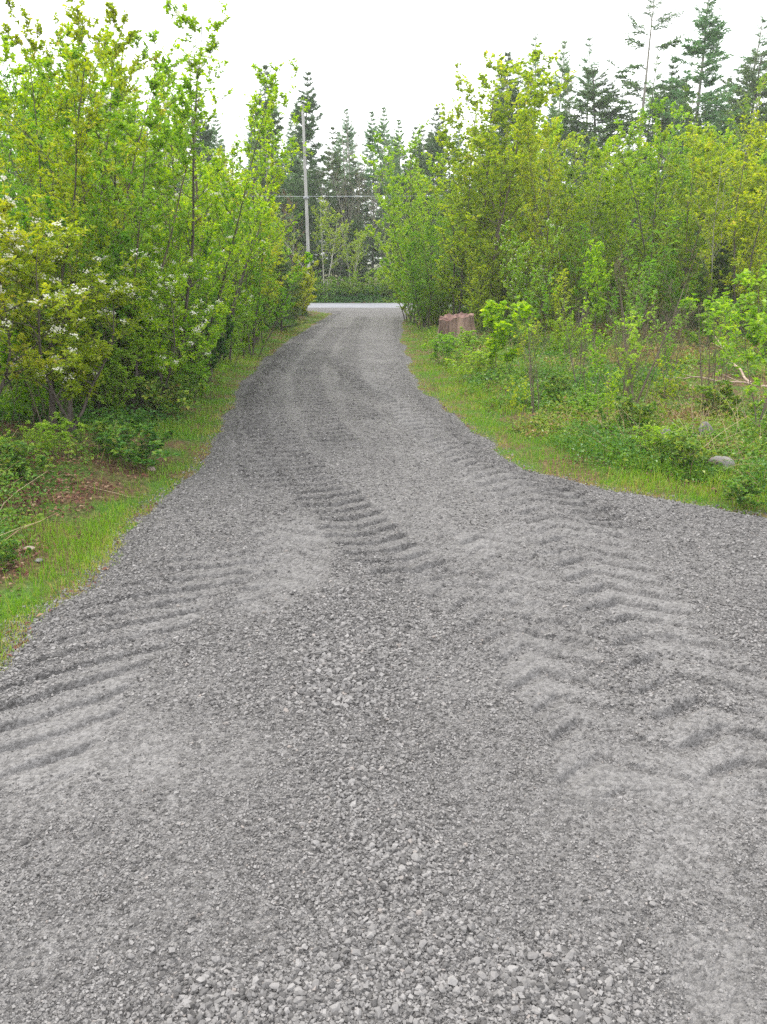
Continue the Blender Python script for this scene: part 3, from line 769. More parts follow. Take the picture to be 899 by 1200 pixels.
at_top('alder3', 225, 220, 11.5, 'dense mid green shrubby tree behind the flowering shrub', 'tree', gL)
at_top('alder1', 180, 240, 10.0, 'bright green low tree directly right of the flowering shrub', 'tree', gL, wide=1.15)
at_top('alder3', 85, 215, 8.6, 'broad leaved green tree rising just behind the flowering shrub', 'tree', gL, wide=1.15)
at_top('alder3', 10, 225, 8.2, 'deep green tree at the left photo edge behind the yellow foliage', 'tree', gL, leaf='leaf_mid')
at_top('shrub1', 342, 300, 24.5, 'yellow green bush at the end of the left thicket beside the road', 'shrub', gL, wide=1.0, leaf='leaf_yellow')
at_top('shrub1', 352, 322, 26.3, 'low yellow bush on the corner of driveway and road', 'shrub', gL, leaf='leaf_yellow')
at_top('young_spruce', 327, 298, 20.5, 'small dark green spruce tucked into the left thicket edge', 'spruce', wide=1.0)
at_top('birch2', 300, 262, 17.5, 'dull green shrubby tree hanging over the grass before the small spruce', 'tree', gL, leaf='leaf_mid')
at_foot('flower', 74, 528, 1.78, 'yellow green flowering shrub with white blossom clusters and dark leaning trunk', 'flowering shrub', wide=1.15, rz=.6)
at_foot('flower', -30, 560, 2.0, 'white flowering shrub cut by the left edge of the photo', 'flowering shrub', wide=1.0, rz=3.1)
at_foot('flower', 165, 492, 1.6, 'second flowering shrub with fewer blossoms right of the dark leaning trunk', 'flowering shrub', wide=1.0, rz=2.0, leaf='leaf_bright')
rr = np.random.default_rng(5)
gf = 'filler trees deep in the left thicket'
lf = 'leafy young tree deep inside the thicket left of the driveway'
for (x, y, h) in [(-7.4, 9.8, 4.3), (-9.6, 10.5, 4.8), (-8.6, 13.2, 5.0), (-6.2, 13.6, 4.6), (-11.5, 14, 5.2), (-5.4, 16.2, 5.0), (-8.2, 17.5, 5.2), (-10.8, 18.5, 5.6),
                  (-5.2, 19.6, 4.9), (-7.4, 21.5, 5.4), (-4.7, 22.5, 4.4), (-6.4, 25.2, 4.6), (-9.5, 23.5, 5.6), (-13.5, 20, 6), (-4.0, 12.2, 3.2), (-4.6, 14.6, 4.0), (-3.9, 17.3, 3.4),
                  (-12.5, 9, 5), (-15, 12.5, 5.5), (-12.5, 25, 6), (-16, 17, 6), (-5.6, 8.9, 3.3), (-8.5, 7.2, 3.6), (-11, 5.6, 4)]:
    plant(['alder1', 'alder2', 'alder3', 'cherry'][rr.integers(4)], x, y, h, lf, 'tree', gf, leaf=['leaf_bright', 'leaf_mid', 'leaf_olive'][rr.integers(3)])
gs = 'low shrubs under the left thicket'
for i, (px, py, h) in enumerate([(130, 500, .9), (205, 468, 1.0), (235, 452, .9), (262, 432, 1.0), (285, 415, 1.1), (300, 400, 1.2), (318, 388, 1.3), (20, 520, 1.0), (100, 488, 1.3), (170, 462, 1.3)]):
    at_foot(['shrub1', 'shrub2'][i % 2], px, py, h, 'low green shrub at the foot of the left thicket', 'shrub', gs, leaf=['leaf_mid', 'leaf_bright', 'leaf_dark'][i % 3])

# ------------------------------------------------------------------ right of the driveway
gR = 'young trees in the thicket right of the driveway'
at_top('birch1', 578, 48, 19.5, 'tallest olive green young birch with pointed top right of the driveway', 'tree', gR, wide=1.2)
at_top('birch2', 540, 112, 20.5, 'olive birch left of the tallest pointed birch', 'tree', gR, wide=1.1)
at_top('birch2', 606, 90, 21.0, 'olive birch right behind the tallest pointed birch', 'tree', gR)
at_top('alder2', 505, 160, 22.0, 'bright green tree at the left end of the right thicket', 'tree', gR, wide=1.15)
at_top('alder1', 484, 205, 24.0, 'green tree leaning over the driveway mouth near the road', 'tree', gR)
at_top('alder1', 500, 262, 21.0, 'bright green bushy tree behind the stump', 'tree', gR, wide=1.2)
at_top('birch1', 648, 150, 18.5, 'slim reddish stemmed birch between the two main crowns of the right thicket', 'tree', gR, wide=.9)
at_top('birch3', 690, 178, 18.0, 'yellow green birch with airy top in the middle of the right thicket', 'tree', gR)
at_top('birch3', 735, 160, 19.0, 'fresh green broad crowned birch in the right thicket', 'tree', gR, leaf='leaf_bright')
at_top('birch2', 770, 172, 17.5, 'yellow green birch whose paired dark stems show in the thicket gap', 'tree', gR, wide=1.15)
at_top('birch1', 812, 140, 18.5, 'tall pale green birch right of the paired dark stems', 'tree', gR, wide=1.1)
at_top('birch3', 862, 160, 17.0, 'olive birch near the right photo edge', 'tree', gR, wide=1.1)
at_top('birch2', 905, 135, 16.0, 'olive birch cut by the right edge of the photo', 'tree', gR, wide=1.1)
at_top('alder1', 560, 270, 18.8, 'reddish olive low tree with dark slanting stems behind the stump', 'tree', gR, leaf='leaf_olive')
at_top('cherry', 620, 262, 17.2, 'green tree with a few white blossoms above the maple sapling', 'tree', gR, leaf='leaf_bright')
at_top('lone', 703, 290, 14.6, 'small round leaved green tree standing alone before the right thicket', 'tree', gR, wide=.85)
at_top('birch3', 660, 300, 18.0, 'low olive tree with thin stems behind the lone round leaved tree', 'tree', gR)
at_top('young_spruce', 846, 285, 17.0, 'dark young conifer with layered branches at the right of the clearing', 'spruce', wide=1.1, leaf='leaf_dark')
at_foot('slim', 884, 528, 2.0, 'slender sapling with fresh green leaves at the right photo edge', 'sapling', wide=1.0, rz=1.0, leaf='leaf_mid')
at_foot('twiggy', 738, 492, 1.75, 'twiggy brown sapling almost without leaves on the right verge', 'sapling', rz=.4)
at_foot('maple', 590, 452, 1.02, 'bright green maple sapling with large leaves right of the stump', 'sapling', wide=1.0)
at_foot('maple', 815, 430, .9, 'leafy maple sapling under the young conifer', 'sapling', wide=1.2)
gf = 'filler trees deep in the right thicket'
lf = 'leafy young tree deep inside the thicket right of the driveway'
for (x, y, h) in [(2.0, 22.5, 4.0), (3.6, 23.2, 5.0), (5.4, 22.2, 5.0), (7.2, 22.8, 5.2), (9.2, 21.8, 5.0), (11.2, 21.2, 5.2), (6.4, 20.2, 4.4), (8.4, 19.8, 4.4), (10.4, 18.8, 4.6), (4.4, 20.4, 4.3), (2.8, 25.6, 4.4),
                  (13, 20, 5.5), (12.5, 16, 5), (15, 17.5, 5.5), (5.4, 25.6, 5.2), (8.8, 25.4, 5.4), (12, 25, 5.6), (15.5, 23, 6), (1.7, 25.9, 3.0), (13.5, 12, 4.5), (11.6, 13.6, 4.2)]:
    plant(['birch1', 'birch2', 'birch3', 'alder3'][rr.integers(4)], x, y, h, lf, 'tree', gf, leaf=['leaf_olive', 'leaf_olive', 'leaf_mid', 'leaf_bright'][rr.integers(4)])
gs = 'low shrubs round the right clearing'
for i, (px, py, h) in enumerate([(488, 378, 1.2), (500, 384, 1.1), (515, 386, 1.0), (555, 388, 1.0), (570, 398, .8), (622, 398, 1.1), (648, 402, .9), (672, 392, 1.3), (735, 400, 1.0), (760, 388, 1.1), (792, 392, 1.3), (838, 402, .9), (880, 410, 1.2), (905, 440, 1.2), (655, 425, .7), (608, 415, .8), (720, 378, 1.3), (860, 385, 1.4)]):
    at_foot(['shrub2', 'shrub1'][i % 2], px, py, h, 'low leafy shrub at the foot of the right thicket', 'shrub', gs, leaf=['leaf_olive', 'leaf_bright', 'leaf_olive', 'leaf_mid'][i % 4])

for i in range(40):
    x, y = G(rr.uniform(600, 960), rr.uniform(398, 512))
    plant('thin' if i % 3 else 'twiggy', x, y, rr.uniform(.5, 1.25), 'thin young sapling scattered over the right clearing', 'sapling', 'saplings in the right clearing', leaf=['leaf_bright', 'leaf_olive', 'leaf_mid', 'leaf_mid'][i % 4] if i % 3 else None)
for i in range(34):
    x, y = G(rr.uniform(560, 1000), rr.uniform(384, 425))
    plant('thin' if i % 4 else 'slim', x, y, rr.uniform(1.1, 2.3), 'leafy young sapling at the front of the right thicket', 'sapling', 'saplings before the right thicket', leaf=['leaf_bright', 'leaf_olive', 'leaf_mid'][i % 3])
for i in range(18):
    x, y = G(rr.uniform(-40, 300), rr.uniform(440, 530))
    if x > -2.9: x = -2.9 - rr.uniform(0, 1.5)
    plant('thin', x, y, rr.uniform(.6, 1.3), 'thin young sapling under the left thicket', 'sapling', 'saplings under the left thicket', leaf=['leaf_bright', 'leaf_mid'][i % 2])
# single weeds that stand out on the verges
for kd, px, py, h, w, lb in [
    ('herb', 868, 594, .22, 1.3, 'bright green leafy weed in front of the grey boulder at the right edge'),
    ('herb', 795, 558, .30, 1.2, 'dark green leafy weed between the two upright verge stones'),
    ('herb2', 770, 548, .30, 1.1, 'weed with narrow leaves below the brown verge stone'),
    ('herb', 735, 520, .38, 1.1, 'leafy weed at the foot of the twiggy brown sapling'),
    ('herb2', 690, 500, .36, 1.1, 'spreading green weed left of the twiggy brown sapling'),
    ('herb', 650, 480, .38, 1.0, 'pale green weed among dry stalks on the right verge'),
    ('herb2', 560, 450, .45, 1.3, 'bushy weed between the stump and the maple sapling'),
    ('herb2', 525, 428, .50, 1.3, 'low weed in front of the stump'),
    ('herb', 840, 505, .42, 1.2, 'fresh green weed beneath the fallen branches'),
    ('herb2', 545, 414, .42, 1.2, 'bushy green weed touching the base of the stump'),
    ('herb2', 524, 412, .34, 1.2, 'low weed growing round the pinkish rock at the stump'),
    ('herb', 168, 552, .34, 1.5, 'lush round clump of green weeds on the left verge'),
    ('herb', 128, 545, .30, 1.3, 'leafy weed beside the lush round clump left of it'),
    ('herb', 205, 492, .45, 1.3, 'green weed below the second flowering shrub'),
    ('herb2', 232, 470, .5, 1.3, 'bushy weed on the left verge where the gravel narrows'),
    ('herb2', 60, 560, .34, 1.3, 'feathery green weed below the leaning dark trunk'),
    ('herb', 22, 585, .30, 1.3, 'leafy weed among dead leaves at the left photo edge'),
    ('herb', 12, 670, .16, 1.1, 'small weed on the reddish leaf litter at the left edge')]:
    at_foot(kd, px, py, h, lb, 'weed', 'single weeds on the verges', wide=w)

# ------------------------------------------------------------------ beyond the road
at_top('spruce1', 350, 84, 43, 'tall dark spruce right behind the utility pole', 'spruce')
at_top('larch2', 318, 76, 41, 'thin pale spired larch left of the utility pole', 'larch')
at_top('bare', 406, 126, 46, 'bare dead spar right of the utility pole', 'dead tree')
at_top('bare', 412, 130, 48, 'second bare dead spar close behind the first', 'dead tree')
at_top('spruce2', 388, 150, 47, 'small pointed spruce between pole and bare spars', 'spruce')
at_top('larch1', 436, 130, 46, 'pale green conical larch in the middle of the far gap', 'larch')
at_top('spruce2', 490, 148, 44, 'ragged dark spruce top left of the right thicket', 'spruce')
at_top('spruce1', 510, 130, 45, 'dark spruce tip rising over the right thicket left end', 'spruce')
at_top('spruce1', 597, 58, 40, 'dark spruce tip just right of the tallest pointed birch', 'spruce')
at_top('larch2', 634, 40, 42, 'slim bluish larch with drooping tip', 'larch')
at_top('larch1', 662, 47, 42, 'full conical bluish green larch', 'larch', wide=.85)
at_top('larch2', 698, 42, 44, 'thin leaning larch left of the dark round spruce', 'larch')
at_top('spruce3', 716, 82, 39, 'broad dark round topped spruce', 'spruce', wide=1.45)
at_top('ragged', 764, -14, 38, 'tall ragged spruce with bare gaps between dark branches', 'spruce', wide=1.35)
at_top('spruce1', 778, 70, 40, 'shorter dark spruce behind the ragged one', 'spruce')
at_top('larch1', 834, -16, 37, 'tall feathery green larch near the upper right corner', 'larch', wide=1.35)
at_top('larch2', 885, 22, 41, 'wispy larch at the upper right corner', 'larch', wide=1.3)
at_top('spruce3', 880, 60, 39, 'dense dark spruce at the right photo edge', 'spruce', wide=1.3)
at_top('spruce2', 812, 92, 43, 'dark spruce between the ragged one and the feathery larch', 'spruce')
at_top('birch3', 868, 92, 36.5, 'rusty olive birch below the dense dark spruce', 'tree')
at_top('pale_birch', 378, 236, 36.8, 'young birch with pale stems right of the utility pole', 'birch', wide=1.25)
at_top('pale_birch', 412, 262, 37.5, 'low birch with yellowish crown in the far gap', 'birch', wide=1.1, leaf='leaf_olive')
at_top('pale_birch', 482, 262, 37.0, 'white stemmed birch left of the right thicket', 'birch', wide=1.1)
at_top('russet', 333, 222, 39.0, 'rusty brown leaved tree left of the utility pole', 'tree')
at_top('hazy', 392, 196, 41.0, 'bare brownish birch behind the pale stemmed birch', 'tree')
at_top('hazy', 455, 200, 42.0, 'bare brownish birch below the conical larch', 'tree')
at_top('hazy', 420, 176, 43.0, 'thin grey bare birch beneath the dead spars', 'tree')
gb = 'trees in the wood beyond the road'
def behind(rr, n, x0, x1, y0, y1, h0, h1):
    for i in range(n):
        x = x0 + (x1 - x0) * (i + rr.uniform(.2, .8)) / n; y = rr.uniform(y0, y1)
        k = ['spruce1', 'spruce2', 'larch1', 'larch1', 'larch2', 'hazy'][rr.integers(6)]
        h = rr.uniform(h0, h1)
        if abs(x / y) < .62:
            lb, ct = 'tree crowded into the wood beyond the road', 'tree'
        else:
            lb, ct = 'tree crowded into the wood beyond the road', 'tree'
        plant(k, x, y, h, lb, ct, gb)
behind(rr, 22, -26, 30, 47, 51, 8.2, 9.6)
behind(rr, 24, -34, 38, 52, 58, 8.6, 10.4)
behind(rr, 26, -42, 48, 60, 68, 9, 11.5)
behind(rr, 12, -26, -5, 38, 45, 7.5, 9.5)
behind(rr, 12, 5, 30, 40, 46, 9.0, 11.0)
for i, x in enumerate(np.linspace(-15, 17, 17)):
    plant('spruce3', x + rr.uniform(-.6, .6), 40.5 + rr.uniform(-1.5, 1.5), rr.uniform(3.4, 4.8), 'low bushy dark spruce filling the gaps beyond the road', 'spruce', 'low spruces beyond the road', wide=1.25)
for i, x in enumerate(np.linspace(-14, 16, 34)):
    plant(['shrub1', 'shrub2'][i % 2], x + rr.uniform(-.3, .3), 35.3 + rr.uniform(-.3, .9), rr.uniform(.9, 1.35), 'low green bush in the hedge along the far side of the road', 'shrub', 'bushes along the far side of the road', wide=1.35, leaf=['leaf_bright', 'leaf_mid', 'leaf_mid'][i % 3])

for i in range(46):
    left = i % 2 == 0
    x = rr.uniform(-11, -4.0) if left else rr.uniform(1.9, 15)
    y = rr.uniform(24.2, 27) if left else rr.uniform(23.5, 26.9)
    plant(['shrub1', 'shrub2'][i // 2 % 2], x, y, rr.uniform(1.5, 2.4), 'leafy bush between the %s thicket and the road' % ('left' if left else 'right'), 'shrub', 'bushes between the %s thicket and the road' % ('left' if left else 'right'), wide=1.2, leaf=['leaf_bright', 'leaf_mid', 'leaf_olive'][i % 3])
for i in range(30):
    plant('spruce3', -22 + 44 * (i + rr.uniform(.1, .9)) / 30, rr.uniform(43.5, 47), rr.uniform(5, 7), 'bushy mid height conifer in the wood beyond the road', 'conifer', 'mid height conifers beyond the road', wide=1.2)

# ------------------------------------------------------------------ utility pole and wire
xb, yb = T(363, 333, 36.2)[0], 36.2; xt, zt = T(355, 128, 36.2)
pe = bpy.data.objects.new('utility_pole', None); COL.objects.link(pe); pe.location = (xb, yb, H1(xb, yb))
tag(pe, 'thin grey wooden utility pole leaning slightly beyond the road', 'utility pole')
dx = xt - xb; hp = zt - H1(xb, yb)
so = Soup(); K = 10; tt = np.linspace(0, 1, K)
v, q, c = tubes(np.stack([dx * tt, 0 * tt, -.4 + (hp + .4) * tt], 1)[None], (.080 - .025 * tt)[None], 12); so.add(v, q, c)
link('pole', so.mesh('pole', [M['pole_wood']], True), pe)
def ring_stack(prof, S=14):
    a = np.arange(S) / S * 2 * math.pi; V = []; 
    for r, z in prof: V.append(np.stack([np.cos(a) * r, np.sin(a) * r, np.full(S, z)], 1))
    n = len(prof); s = np.arange(S); q = np.concatenate([np.stack([k * S + s, k * S + (s + 1) % S, (k + 1) * S + (s + 1) % S, (k + 1) * S + s], 1) for k in range(n - 1)])
    return np.concatenate(V), q, np.array([s + (n - 1) * S]), np.array([s[::-1]])
M['porcelain'] = plain('porcelain', (.25, .24, .23), .3); M['galvanised'] = plain('galvanised', (.35, .36, .38), .5, .6); M['cable'] = plain('cable', (.62, .66, .70), .6)
so = Soup(); so.add(*ring_stack([(.05, 0), (.09, .02), (.05, .05), (.10, .08), (.055, .11), (.09, .14), (.03, .18)])); o = link('insulator', so.mesh('insulator', [M['porcelain']], True), pe); o.location = (dx, 0, hp)
so = Soup(); zb = T(358, 232, 36.2)[1] - H1(xb, yb); xo = dx * zb / hp
v, q, c = tubes(np.array([[[xo, -.02, zb], [xo, -.14, zb], [xo, -.20, zb + .05]]]), np.array([[.02, .02, .02]]), 8); so.add(v, q, c)
so.add(*ring_stack([(.125, zb - .04), (.13, zb - .035), (.13, zb + .035), (.125, zb + .04)], 16)); so.V[-1][:, 0] += xo
link('wire_bracket', so.mesh('wire_bracket', [M['galvanised']], True), pe)
so = Soup(); tt = np.linspace(-1, 1, 41); zw = zb + H1(xb, yb) + .05
v, q, c = tubes(np.stack([xb + xo + tt * 40, yb - .2 + 0 * tt, zw + .9 * (tt ** 2)], 1)[None], np.full((1, 41), .007), 6); so.add(v, q, c)
tag(link('overhead_wire', so.mesh('overhead_wire', [M['cable']], True)), 'thin pale wire running level past the utility pole', 'wire')

# ------------------------------------------------------------------ stump
sx, sy = G(535, 404)
se = bpy.data.objects.new('tree_stump', None); COL.objects.link(se); se.location = (sx, sy, H1(sx, sy) - .05); se.rotation_euler = (0.03, -.04, 0)
tag(se, 'large weathered reddish tree stump on the right verge', 'stump')
S = 72; a = np.arange(S) / S * 2 * math.pi; V = []
for k, t in enumerate(np.linspace(0, 1, 14)):
    r = .345 + .13 * (1 - t) ** 2.0
    f = 1 + .06 * np.sin(a * 4 + .7) * (1.1 - .6 * t) + .045 * np.sin(a * 9 + 2) + .03 * vnoise(a * 4, a * 0 + t * 2, 2.5, 3) * 2
    z = .64 * t + (.020 * np.sin(a + 1) - .07 * np.exp(-((a - 3.9) / .35) ** 2) + .018 * np.sin(a * 7) + .012 * np.sin(a * 17 + 1)) * t ** 3
    V.append(np.stack([np.cos(a) * r * f, np.sin(a) * r * f, z], 1))
n = len(V); s = np.arange(S); q = np.concatenate([np.stack([k * S + s, k * S + (s + 1) % S, (k + 1) * S + (s + 1) % S, (k + 1) * S + s], 1) for k in range(n - 1)])
link('stump_bark', mesh_from('stump_bark', np.concatenate(V), [q], [M['stump_side']], smooth=True), se)
top = V[-1]; rings = [top]
for f, dz in [(.86, -.02), (.62, -.07), (.35, -.10), (.12, -.08)]:
    p = top * np.array([f, f, 1]); p[:, 2] = top[:, 2] * (f > .5) + (.62 if f <= .5 else 0) + dz * (1 + .5 * np.sin(a * 7)); rings.append(p)
n = len(rings); q = np.concatenate([np.stack([k * S + s, k * S + (s + 1) % S, (k + 1) * S + (s + 1) % S, (k + 1) * S + s], 1) for k in range(n - 1)])
link('cut_face', mesh_from('cut_face', np.concatenate(rings), [q, np.array([s + (n - 1) * S])], [M['stump_top']], smooth=True), se)

# ------------------------------------------------------------------ boulders
import bmesh
def boulder(px, py, wx, wy, wz, seed, mat, label, rz=0, Yp=None):
    bm = bmesh.new(); bmesh.ops.create_icosphere(bm, subdivisions=5, radius=1)
    P = np.array([v.co[:] for v in bm.verts]); rg = np.random.default_rng(seed)
    for _ in range(9):     # flatten facets
        nrm = norm(rg.normal(0, 1, (1, 3)))[0]; c = rg.uniform(.62, .9); dd = P @ nrm; P -= np.maximum(dd - c, 0)[:, None] * nrm * .85
    dn = fbm(P[:, 0] + P[:, 2] * 1.3, P[:, 1] - P[:, 2], 1.6, 4, seed); P *= (1 + .14 * dn)[:, None]
    P *= np.array([wx, wy, wz]) / 2
    for v, p in zip(bm.verts, P): v.co = p
    for f in bm.faces: f.smooth = True
    me = bpy.data.meshes.new('boulder'); bm.to_mesh(me); bm.free(); me.materials.append(M[mat])
    x, y = G(px, py); o = link('boulder', me, None, (x, y, H1(x, y) + wz * .30)); o.rotation_euler = (0, 0, rz)
    tag(o, label, 'boulder', 'stones on the verges'); return o
boulder(843, 560, .21, .20, .16, 1, 'rock', 'rounded grey boulder lying on the right grass verge')
boulder(777, 533, .17, .15, .20, 2, 'rock', 'brownish grey stone half hidden in weeds left of the dark stone')
boulder(824, 532, .13, .12, .24, 3, 'rock', 'upright dark stone behind the rounded grey boulder')
boulder(517, 411, .30, .25, .22, 4, 'rock_pink', 'pale pinkish rock at the left foot of the stump')
boulder(36, 652, .075, .06, .035, 5, 'rock_pink', 'small flat tan stone on the reddish litter at left')
boulder(46, 662, .05, .04, .03, 6, 'rock', 'small bluish grey stone beside the flat tan one')
boulder(178, 555, .07, .06, .05, 7, 'rock_pink', 'small pale stone below the lush weed clump on left')
boulder(893, 548, .07, .05, .05, 8, 'rock_pink', 'small whitish stone at the foot of the slender sapling')

# ------------------------------------------------------------------ fallen branches
def fallen(pts, r0, label, mat='dead_wood', forks=()):
    """pts: (px, py, Y) seen points"""
    P = []
    for px, py, Yd in pts:
        x, z = T(px, py, Yd); P.append((x, Yd, max(z, H1(x, Yd) + .005)))
    P = np.array(P); n = 22; t = np.linspace(0, 1, len(P)); tt = np.linspace(0, 1, n)
    Q = np.stack([np.interp(tt, t, P[:, i]) for i in range(3)], 1)
    for _ in range(3): Q[1:-1] = (Q[:-2] + 2 * Q[1:-1] + Q[2:]) / 4
    Q[:, 2] += .012 * np.sin(tt * 19 + r0 * 900); Q[:, 1] += .02 * np.sin(tt * 13)
    so = Soup(); v, q, c = tubes(Q[None], (r0 * (1 - .75 * tt))[None], 7); so.add(v, q, c)
    rg = np.random.default_rng(int(r0 * 1e5) + len(label)); m = 6
    ti = rg.uniform(.25, .95, (1, m)); Pb, Db = along(Q[None], ti); d = norm(Db[0] + rdir(m, rg, rg.uniform(-.1, .7, m)) * .9)
    B = curve_branch(Pb[0], d, rg.uniform(.12, .45, m), 5, rg, .1, .08)
    v, q, c = tubes(B, np.repeat((r0 * .35 * (1 - .7 * np.linspace(0, 1, 5)))[None], m, 0), 4); so.add(v, q, c)
    c0 = Q[0].copy(); so.V = [vv - c0 for vv in so.V]
    o = link('fallen_branch', so.mesh('fallen_branch', [M[mat]], True), None, tuple(c0))
    tag(o, label, 'branch', 'dead branches in the right clearing')
fallen([(905, 453, 9.6), (860, 448, 9.7), (810, 442, 9.9), (770, 446, 10.3)], .017, 'longest pale fallen branch lying level across the clearing')
fallen([(905, 484, 8.6), (885, 481, 8.7), (862, 480, 8.8)], .014, 'short thick fallen branch crossing behind the slender sapling')
fallen([(880, 450, 9.9), (860, 425, 10.6), (838, 395, 11.6)], .016, 'pale branch leaning up left over the longest fallen branch')
fallen([(856, 478, 9.2), (835, 462, 9.6), (808, 455, 10.0)], .010, 'curved thin branch below the longest fallen branch')
fallen([(866, 548, 6.9), (846, 528, 7.2), (820, 505, 7.8)], .011, 'orange brown stick pointing at the rounded grey boulder')
fallen([(752, 522, 7.4), (745, 492, 7.9), (735, 468, 8.4)], .008, 'bleached stick leaning by the twiggy brown sapling', 'straw')
fallen([(822, 545, 6.9), (815, 520, 7.1), (812, 505, 7.4)], .008, 'broken reddish stick between the verge stones')
fallen([(820, 478, 8.9), (800, 473, 9.1), (780, 476, 9.3)], .008, 'short thin branch on the weeds above the verge stones')
fallen([(898, 555, 6.7), (880, 520, 7.4), (868, 478, 8.2)], .009, 'long dry stick leaning against the slender sapling')
fallen([(622, 470, 11.2), (606, 452, 11.6), (598, 440, 12)], .010, 'bleached bent stick right of the maple sapling', 'straw')
fallen([(722, 478, 9.2), (714, 455, 9.5), (708, 440, 9.8)], .007, 'thin pale stick left of the twiggy brown sapling', 'straw')

# ------------------------------------------------------------------ grass, undergrowth, litter, dry stalks (stuff)
def field_points(n, y0, y1, wx=.62, rng=None, off=.8):
    y = np.exp(rng.uniform(math.log(y0), math.log(y1), n)); x = rng.uniform(-1, 1, n) * (wx * y + off)
    return x, y
rng = np.random.default_rng(77)
def blades(x, y, h, w, rng, lean=.35):
    n = len(x); z = Hg(x, y) - .01
    a = rng.uniform(0, 2 * math.pi, n); b = rng.uniform(0, 2 * math.pi, n); l = np.abs(rng.normal(0, lean, n)) + .08
    s = np.stack([np.cos(a), np.sin(a), 0 * a], 1) * (w * .5)[:, None]; dl = np.stack([np.cos(b), np.sin(b), 0 * b], 1)
    base = np.stack([x, y, z], 1)
    mid = base + np.array([0, 0, 1]) * (h * .6)[:, None] + dl * (l * h * .35)[:, None]
    tip = base + np.array([0, 0, 1]) * (h * (1 - .3 * l))[:, None] + dl * (l * h * 1.1)[:, None]
    V = np.stack([base - s, base + s, mid + s * .8, mid - s * .8, tip], 1).reshape(-1, 3)
    i = np.arange(n)[:, None] * 5
    return V, i + np.array([[0, 1, 2, 3]]), i + np.array([[3, 2, 4]])
x, y = field_points(700000, 2.6, 30, rng=rng)
d = -d_in(x, y)
patch = fbm(x, y, 1.1, 3, 41); p2 = fbm(x, y, 4, 2, 43)
left = x < 0
width = np.where(left, .15 + .04 * np.clip(y - 4, 0, 6) + .40 * patch, .50 + .6 * patch)
width = np.where(left & (y > 12) & (y < 22), 1.3, width)
pr = sstep(width + .35, width - .1, d) * (d > -.03) * np.clip(.85 + .9 * p2, .1, 1) + .05 * (d > .3) + (d > .3) * .15 * (patch > .2)
pr *= np.clip(sstep(-.02, .10, d) + .25, 0, 1)
q = (rng.random(len(x)) < pr) & (d > -.03); x, y, d, patch, p2 = x[q], y[q], d[q], patch[q], p2[q]
h = (.034 + .028 * rng.random(len(x)) + .03 * np.clip(patch, -.5, 1)) * (1 + .5 * (d > .5)) * (.7 + .5 * sstep(0, .25, d))
h[rng.random(len(h)) < .04] *= 1.9
w = .0028 + .0009 * np.maximum(y - 4, 0) ** .7 * .8
V, f4, f3 = blades(x, y, h, w, rng)
far = (y > 15) & (d < .9)
rnd = np.clip(.40 + .25 * p2 + .16 * rng.normal(size=len(x)) + .22 * sstep(.12, .0, d) + .30 * (patch > .22) * rng.random(len(x)), 0, .86)
dry = rng.random(len(x)) < (.07 + .38 * sstep(.20, .0, d) + .35 * far * (x < 0) * (y > 19))
rnd[dry] = rng.uniform(.85, 1, dry.sum())
me = mesh_from('grass', V, [f4, f3], [M['grass']], {'rnd': ('FACE', np.concatenate([rnd, rnd]))})
tag(link('grass', me), 'short bright grass growing along both driveway edges', 'grass', kind='stuff')
print('grass', len(x))

# undergrowth: small leaves at many heights, in clumps
def herbs(n, y0, y1, rng, per, hmax, spread_, lsz, prob):
    x, y = field_points(n, y0, y1, rng=rng)
    d = -d_in(x, y); q = rng.random(n) < prob(x, y, d); x, y, d = x[q], y[q], d[q]; n = len(x)
    big = rng.random(n) ** 1.5
    hc = hmax * (.35 + .65 * big) * sstep(.0, .8, d) * (.7 + .6 * (fbm(x, y, .8, 2, 44) + .3))
    sp = spread_ * (.6 + .8 * big)
    X = np.repeat(x, per); Yv = np.repeat(y, per); r = np.sqrt(rng.random(n * per)) * np.repeat(sp, per); a = rng.uniform(0, 2 * math.pi, n * per)
    X = X + np.cos(a) * r; Yv = Yv + np.sin(a) * r
    zz = np.repeat(hc, per) * (rng.random(n * per) ** .7) * (1 - .5 * (r / np.repeat(sp, per)) ** 2)
    ok = d_in(X, Yv) < -.05
    X, Yv, zz, a = X[ok], Yv[ok], zz[ok], a[ok]
    base = np.stack([X, Yv, Hg(X, Yv) + zz], 1)
    dz = rng.normal(.15, .35, len(X)).clip(-.8, .9); rr_ = np.sqrt(1 - dz ** 2); a2 = a + rng.normal(0, .9, len(X))
    dd = np.stack([np.cos(a2) * rr_, np.sin(a2) * rr_, dz], 1)
    far = .62 + .06 * np.clip(Yv - 3.5, 0, 7) + .03 * np.maximum(Yv - 10, 0)
    sz = lsz * rng.uniform(.5, 1.3, len(X)) * far
    V, tri = leaves(base, dd, sz, sz * .58, rng, up=1.0)
    rnd = np.clip(.35 * rng.random(len(X)) + .4 * np.repeat(rng.random(n), per)[ok] + .12 + .7 * fbm(X, Yv, .7, 3, 48) + .14 * (X > 0) - .10 * (X < 0), 0, 1)
    return V, tri, np.repeat(rnd, 2)
CLEAR = [(G(843, 575), .22), (G(777, 548), .16), (G(824, 548), .15), (G(517, 420), .3), (G(36, 660), .16), (G(178, 560), .12), (G(860, 560), .2), (G(890, 470), .3), (G(840, 470), .3)]
def clear(x, y):
    k = np.ones(x.shape)
    for c, r in CLEAR: k = np.minimum(k, sstep(r * .7, r * 1.2, np.hypot(x - c[0], y - c[1])))
    return .06 + .94 * k
